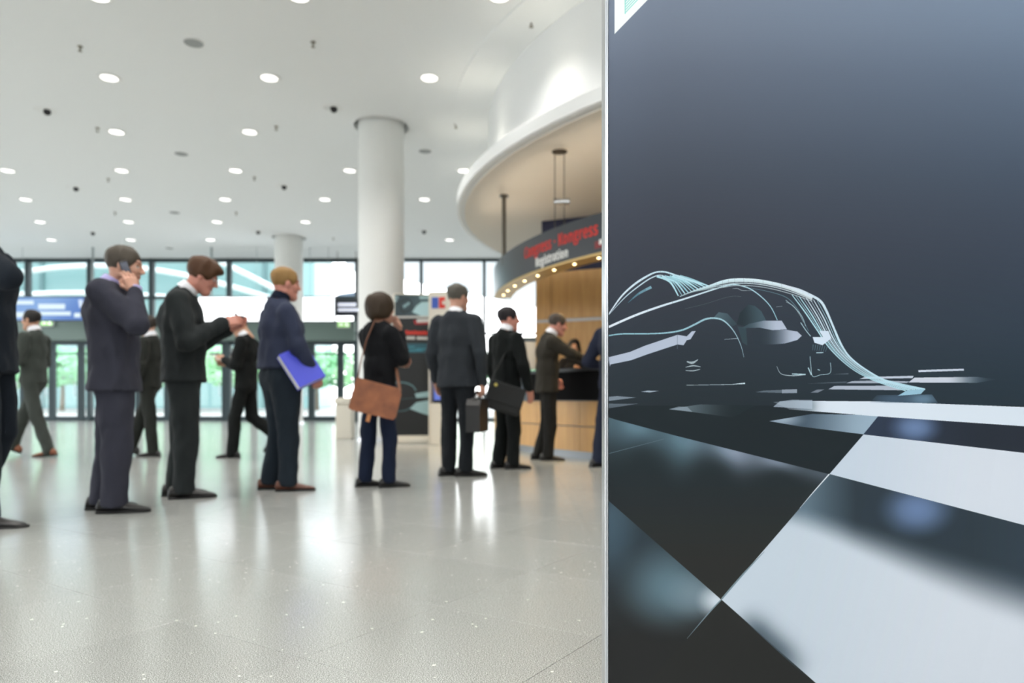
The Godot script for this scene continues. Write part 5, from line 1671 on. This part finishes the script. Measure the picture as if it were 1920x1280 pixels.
	for q in [Vector3(-1.23, 0.84, -5.69), Vector3(-1.205, 1.0, -5.7), Vector3(-1.16, 1.19, -5.715), Vector3(-1.1, 1.355, -5.76), Vector3(-1.06, 1.37, -5.86), Vector3(-1.0, 1.25, -5.96)]: sp.append(inv * q)
	m.tube(sp, [0.017], 8, 0.3)
	sp = []
	for q in [Vector3(-0.888, 0.78, -5.69), Vector3(-0.91, 0.87, -5.74), Vector3(-0.94, 0.97, -5.83)]: sp.append(inv * q)
	m.tube(sp, [0.015], 8, 0.3)
	part("strap", m, strap_mat, bag)

	# tall man with the briefcase, seen from behind
	suit = cloth(c8(54, 58, 63))
	p = person({"label": "tall grey haired man in dark grey suit seen from behind holding a briefcase", "at": Vector3(-0.515, 0, -6.72), "yaw": 66, "h": 1.8, "girth": 1.06, "arm": 1.04, "cell": 0.015, "jacket": suit, "trousers": cloth(c8(36, 39, 43)), "collar": white, "cuffs": false, "collar_y": -0.004, "hair_mat": hair(c8(92, 88, 80)), "skin": fair, "hem": 0.83, "vent": true, "head_yaw": -22, "leg": 1.02, "toeR": -52, "toeL": -40,
		"joints": {"head": [0.03, 1.675, 0.0], "wrR": [0.03, 0.88, 0.25], "elR": [-0.04, 1.14, 0.265], "anR": [0.0, 0.09, 0.08], "anL": [-0.02, 0.09, -0.09]}, "handR": {"dir": [0.05, -1, 0], "pose": "grip"}})
	var bc := thing("briefcase", "black leather briefcase held low by the grey haired man", "briefcase", Vector3(-0.32, 0.42, -6.62), deg_to_rad(80))
	m = MB.new()
	m.prism(PackedVector2Array([Vector2(-0.19, 0.0), Vector2(0.19, 0.0), Vector2(0.185, 0.24), Vector2(0.14, 0.3), Vector2(-0.14, 0.3), Vector2(-0.185, 0.24)]), -0.065, 0.065)
	part("body", m, M.black_leather, bc)
	m = MB.new(); m.rbox(Vector3(0, 0.29, 0), Vector3(0.3, 0.05, 0.05), 0.01); part("frame", m, M.black_leather, bc)
	m = MB.new(); m.tube([Vector3(-0.07, 0.31, 0), Vector3(-0.06, 0.36, 0), Vector3(0, 0.375, 0), Vector3(0.06, 0.36, 0), Vector3(0.07, 0.31, 0)], [0.01], 8); part("handle", m, M.black_leather, bc)
	for x in [-0.075, 0.075]:
		m = MB.new(); m.lathe([[0.02, 0.0], [0.02, 0.01], [0.012, 0.014]], 14, Transform3D(Basis(Vector3.RIGHT, 0.3), Vector3(x, 0.312, 0.01))); part("metal_fitting", m, M.chrome, bc)

	# dark haired man with the shoulder bag
	suit = cloth(c8(26, 29, 29))
	p = person({"label": "dark haired young man in black suit with a black shoulder bag", "at": Vector3(-0.055, 0, -7.45), "yaw": 40, "h": 1.67, "girth": 0.98, "cell": 0.015, "jacket": suit, "trousers": suit, "collar": white, "cuffs": false, "hair_mat": hair(c8(34, 28, 32)), "skin": ruddy, "hem": 0.77, "head_yaw": -32, "toeR": -25, "toeL": -10, "vent": true,
		"joints": {"elR": [0.0, 1.07, 0.26], "wrR": [0.08, 0.84, 0.25], "anR": [0.0, 0.085, 0.09], "anL": [-0.05, 0.085, -0.09]}})
	bag = thing("laptop_bag", "black laptop bag with a small brass stud hanging at the young man's side", "bag")
	bag.transform = Transform3D(Basis(Vector3.UP, deg_to_rad(10)) * Basis(Vector3.BACK, deg_to_rad(-17)), Vector3(-0.075, 0.73, -7.18))
	var nylon := mat(c8(22, 24, 25), 0.7)
	m = MB.new(); m.rbox(Vector3.ZERO, Vector3(0.38, 0.29, 0.075), 0.025); part("body", m, nylon, bag)
	m = MB.new(); m.rbox(Vector3(0, 0.04, 0.04), Vector3(0.37, 0.2, 0.012), 0.005); part("flap", m, nylon, bag)
	m = MB.new(); m.lathe([[0.019, 0.0], [0.014, 0.008]], 14, Transform3D(Basis(Vector3.RIGHT, PI * 0.5), Vector3(-0.13, 0.1, 0.046))); part("stud", m, mat(c8(214, 196, 110), 0.3, 0.8), bag)
	m = MB.new(); m.lathe([[0.014, 0.0], [0.012, 0.02]], 12, Transform3D(Basis.IDENTITY, Vector3(-0.17, -0.165, 0.0))); part("buckle", m, M.rod, bag)
	inv = bag.transform.affine_inverse()
	sp = []
	for q in [Vector3(-0.24, 0.86, -7.2), Vector3(-0.17, 1.0, -7.27), Vector3(-0.06, 1.2, -7.31), Vector3(0.06, 1.36, -7.38), Vector3(0.1, 1.385, -7.45)]: sp.append(inv * q)
	m = MB.new(); m.tube(sp, [0.02], 8, 0.3); part("strap", m, nylon, bag)

	# man leaning on the counter
	suit = cloth(c8(56, 53, 47))
	p = person({"label": "grey haired man in brown grey suit reaching across the counter", "at": Vector3(0.418, 0, -8.52), "yaw": 8, "h": 1.76, "girth": 1.05, "arm": 1.06, "cell": 0.016, "jacket": suit, "trousers": cloth(c8(38, 37, 35)), "collar": white, "cuffs": false, "hair_mat": hair(c8(76, 66, 58)), "skin": ruddy, "hem": 0.8, "head_pitch": -12,
		"joints": {"head": [0.13, 1.61, 0], "neck": [0.03, 1.475, 0], "chest": [0.0, 1.29, 0], "shR": [0.03, 1.39, 0.19], "shL": [0.03, 1.39, -0.19], "elR": [0.25, 1.25, 0.22], "wrR": [0.45, 1.175, 0.1], "elL": [0.02, 1.15, -0.25], "wrL": [0.12, 0.98, -0.2], "anR": [-0.02, 0.085, 0.1], "anL": [-0.1, 0.085, -0.1]}, "handR": {"dir": [0.95, -0.2, -0.2], "palm": [0, -1, 0], "pose": "relaxed"}})
	# navy man at the counter, half hidden by the display wall
	suit = cloth(c8(44, 49, 66))
	person({"label": "man in navy suit at the counter half hidden by the printed display wall", "at": Vector3(1.08, 0, -7.63), "yaw": 33, "h": 1.78, "girth": 1.0, "cell": 0.018, "jacket": suit, "trousers": suit, "collar": white, "cuffs": false, "hair_mat": hair(c8(54, 46, 40)), "skin": fair, "hem": 0.82,
		"joints": {"elL": [-0.12, 1.12, -0.29], "wrL": [0.14, 1.08, -0.24], "anL": [-0.15, 0.085, -0.1], "knL": [-0.06, 0.5, -0.1], "anR": [0.0, 0.085, 0.1]}})
	# receptionist
	person({"label": "woman with long black hair in black behind the counter", "at": Vector3(0.93, 0, -10.7), "yaw": -98, "h": 1.6, "girth": 0.88, "arm": 0.9, "bust": 1.0, "cell": 0.018, "jacket": cloth(c8(24, 24, 27)), "trousers": cloth(c8(24, 24, 27)), "collar": mat(c8(170, 190, 226), 0.7), "cuffs": false, "hair": "long", "hair_mat": hair(c8(26, 22, 22)), "skin": tan_, "hand_size": 0.9, "head_size": 0.98,
		"joints": {"elR": [0.08, 1.02, 0.22], "wrR": [0.26, 0.98, 0.14], "elL": [0.1, 1.04, -0.22], "wrL": [0.3, 1.13, -0.12]}})

	# walking man on the left, with a newspaper
	suit = cloth(c8(70, 75, 71))
	p = person({"label": "man in grey green suit and brown shoes striding with a newspaper", "at": Vector3(-6.07, 0, -9.09), "yaw": 178, "h": 1.86, "girth": 1.0, "cell": 0.017, "jacket": suit, "trousers": suit, "shoe": M.brown_leather, "collar": white, "cuffs": false, "hair_mat": hair(c8(36, 32, 30)), "skin": tan_, "hem": 0.92, "vent": true, "liftR": 18, "liftL": -4,
		"joints": {"hpL": [0, 0.93, -0.085], "hpR": [0, 0.93, 0.085], "knL": [-0.1, 0.52, -0.09], "anL": [-0.28, 0.1, -0.1], "knR": [0.18, 0.54, 0.09], "anR": [0.33, 0.15, 0.1], "elL": [0.0, 1.19, -0.25], "wrL": [0.2, 1.28, -0.14], "elR": [0.02, 1.19, 0.25], "wrR": [0.22, 1.2, 0.1], "head": [0.03, 1.725, 0]}, "handL": {"pose": "grip", "palm": [0, -0.4, 0.8]}})
	var nw := thing("newspaper", "folded newspaper in the hands of the striding man", "newspaper")
	nw.transform = p.transform * Transform3D(Basis(Vector3.UP, 0.5) * Basis(Vector3.BACK, 0.5), Vector3(0.235, 1.33, -0.17))
	for k in 3:
		m = MB.new(); m.rbox(Vector3(0.004 * k, 0.003 * k, 0.006 - 0.006 * k), Vector3(0.22, 0.15, 0.004), 0.001, Basis(Vector3.RIGHT, 0.05 * (k - 1))); part("sheet", m, mat(c8(178 + k * 8, 172 + k * 8, 166 + k * 8), 0.85), nw)

	# man passing behind the phone caller
	suit = cloth(c8(48, 50, 47))
	person({"label": "man in dark olive suit walking past behind the phone caller", "at": Vector3(-4.6, 0, -9.1), "yaw": 180, "h": 1.78, "girth": 1.02, "cell": 0.018, "jacket": suit, "trousers": suit, "collar": white, "cuffs": false, "hair_mat": hair(c8(52, 44, 38)), "skin": fair, "hem": 0.86,
		"joints": {"knL": [-0.05, 0.5, -0.09], "anL": [-0.1, 0.085, -0.1], "knR": [0.14, 0.52, 0.09], "anR": [0.28, 0.12, 0.1]}, "liftR": 14})

	# man reading a booklet
	suit = cloth(c8(29, 31, 31))
	p = person({"label": "man in black suit with white collar walking while reading a booklet", "at": Vector3(-3.31, 0, -8.92), "yaw": 178, "h": 1.78, "girth": 1.0, "cell": 0.016, "jacket": suit, "trousers": suit, "collar": white, "cuffs": false, "hair_mat": hair(c8(34, 32, 40)), "skin": tan_, "hem": 0.84, "head_pitch": -28, "liftR": -48,
		"joints": {"head": [0.09, 1.625, 0], "neck": [0.0, 1.49, 0], "elL": [0.03, 1.13, -0.25], "wrL": [0.22, 1.2, -0.12], "elR": [0.05, 1.13, 0.24], "wrR": [0.24, 1.16, 0.06], "knL": [0.1, 0.5, -0.09], "anL": [0.12, 0.085, -0.1], "knR": [-0.04, 0.5, 0.09], "anR": [-0.34, 0.3, 0.1]}, "handL": {"pose": "relaxed", "dir": [0.9, 0.3, 0.3], "palm": [0, -0.3, 0.9]}})
	var bk := thing("booklet", "white booklet held by the walking man in black", "booklet")
	bk.transform = p.transform * Transform3D(Basis(Vector3.BACK, 0.45), Vector3(0.33, 1.225, -0.02))
	for s in [-1.0, 1.0]:
		m = MB.new(); m.rbox(Vector3(0, 0.004, s * 0.075), Vector3(0.2, 0.006, 0.15), 0.002, Basis(Vector3.RIGHT, s * -0.12)); part("page", m, M.paper, bk)
	var ly := thing("lanyard_badge", "white name badge on a ribbon on the reading man's chest", "badge")
	ly.transform = p.transform * Transform3D(Basis.IDENTITY, Vector3(0.17, 1.22, -0.04))
	m = MB.new(); m.rbox(Vector3(0, 0, 0), Vector3(0.006, 0.1, 0.08), 0.002); part("card", m, M.paper, ly)
	m = MB.new(); m.tube([Vector3(0, 0.05, 0), Vector3(-0.05, 0.16, -0.03), Vector3(-0.13, 0.27, -0.06)], [0.008], 6, 0.3); part("ribbon", m, mat(c8(150, 148, 156), 0.7), ly)
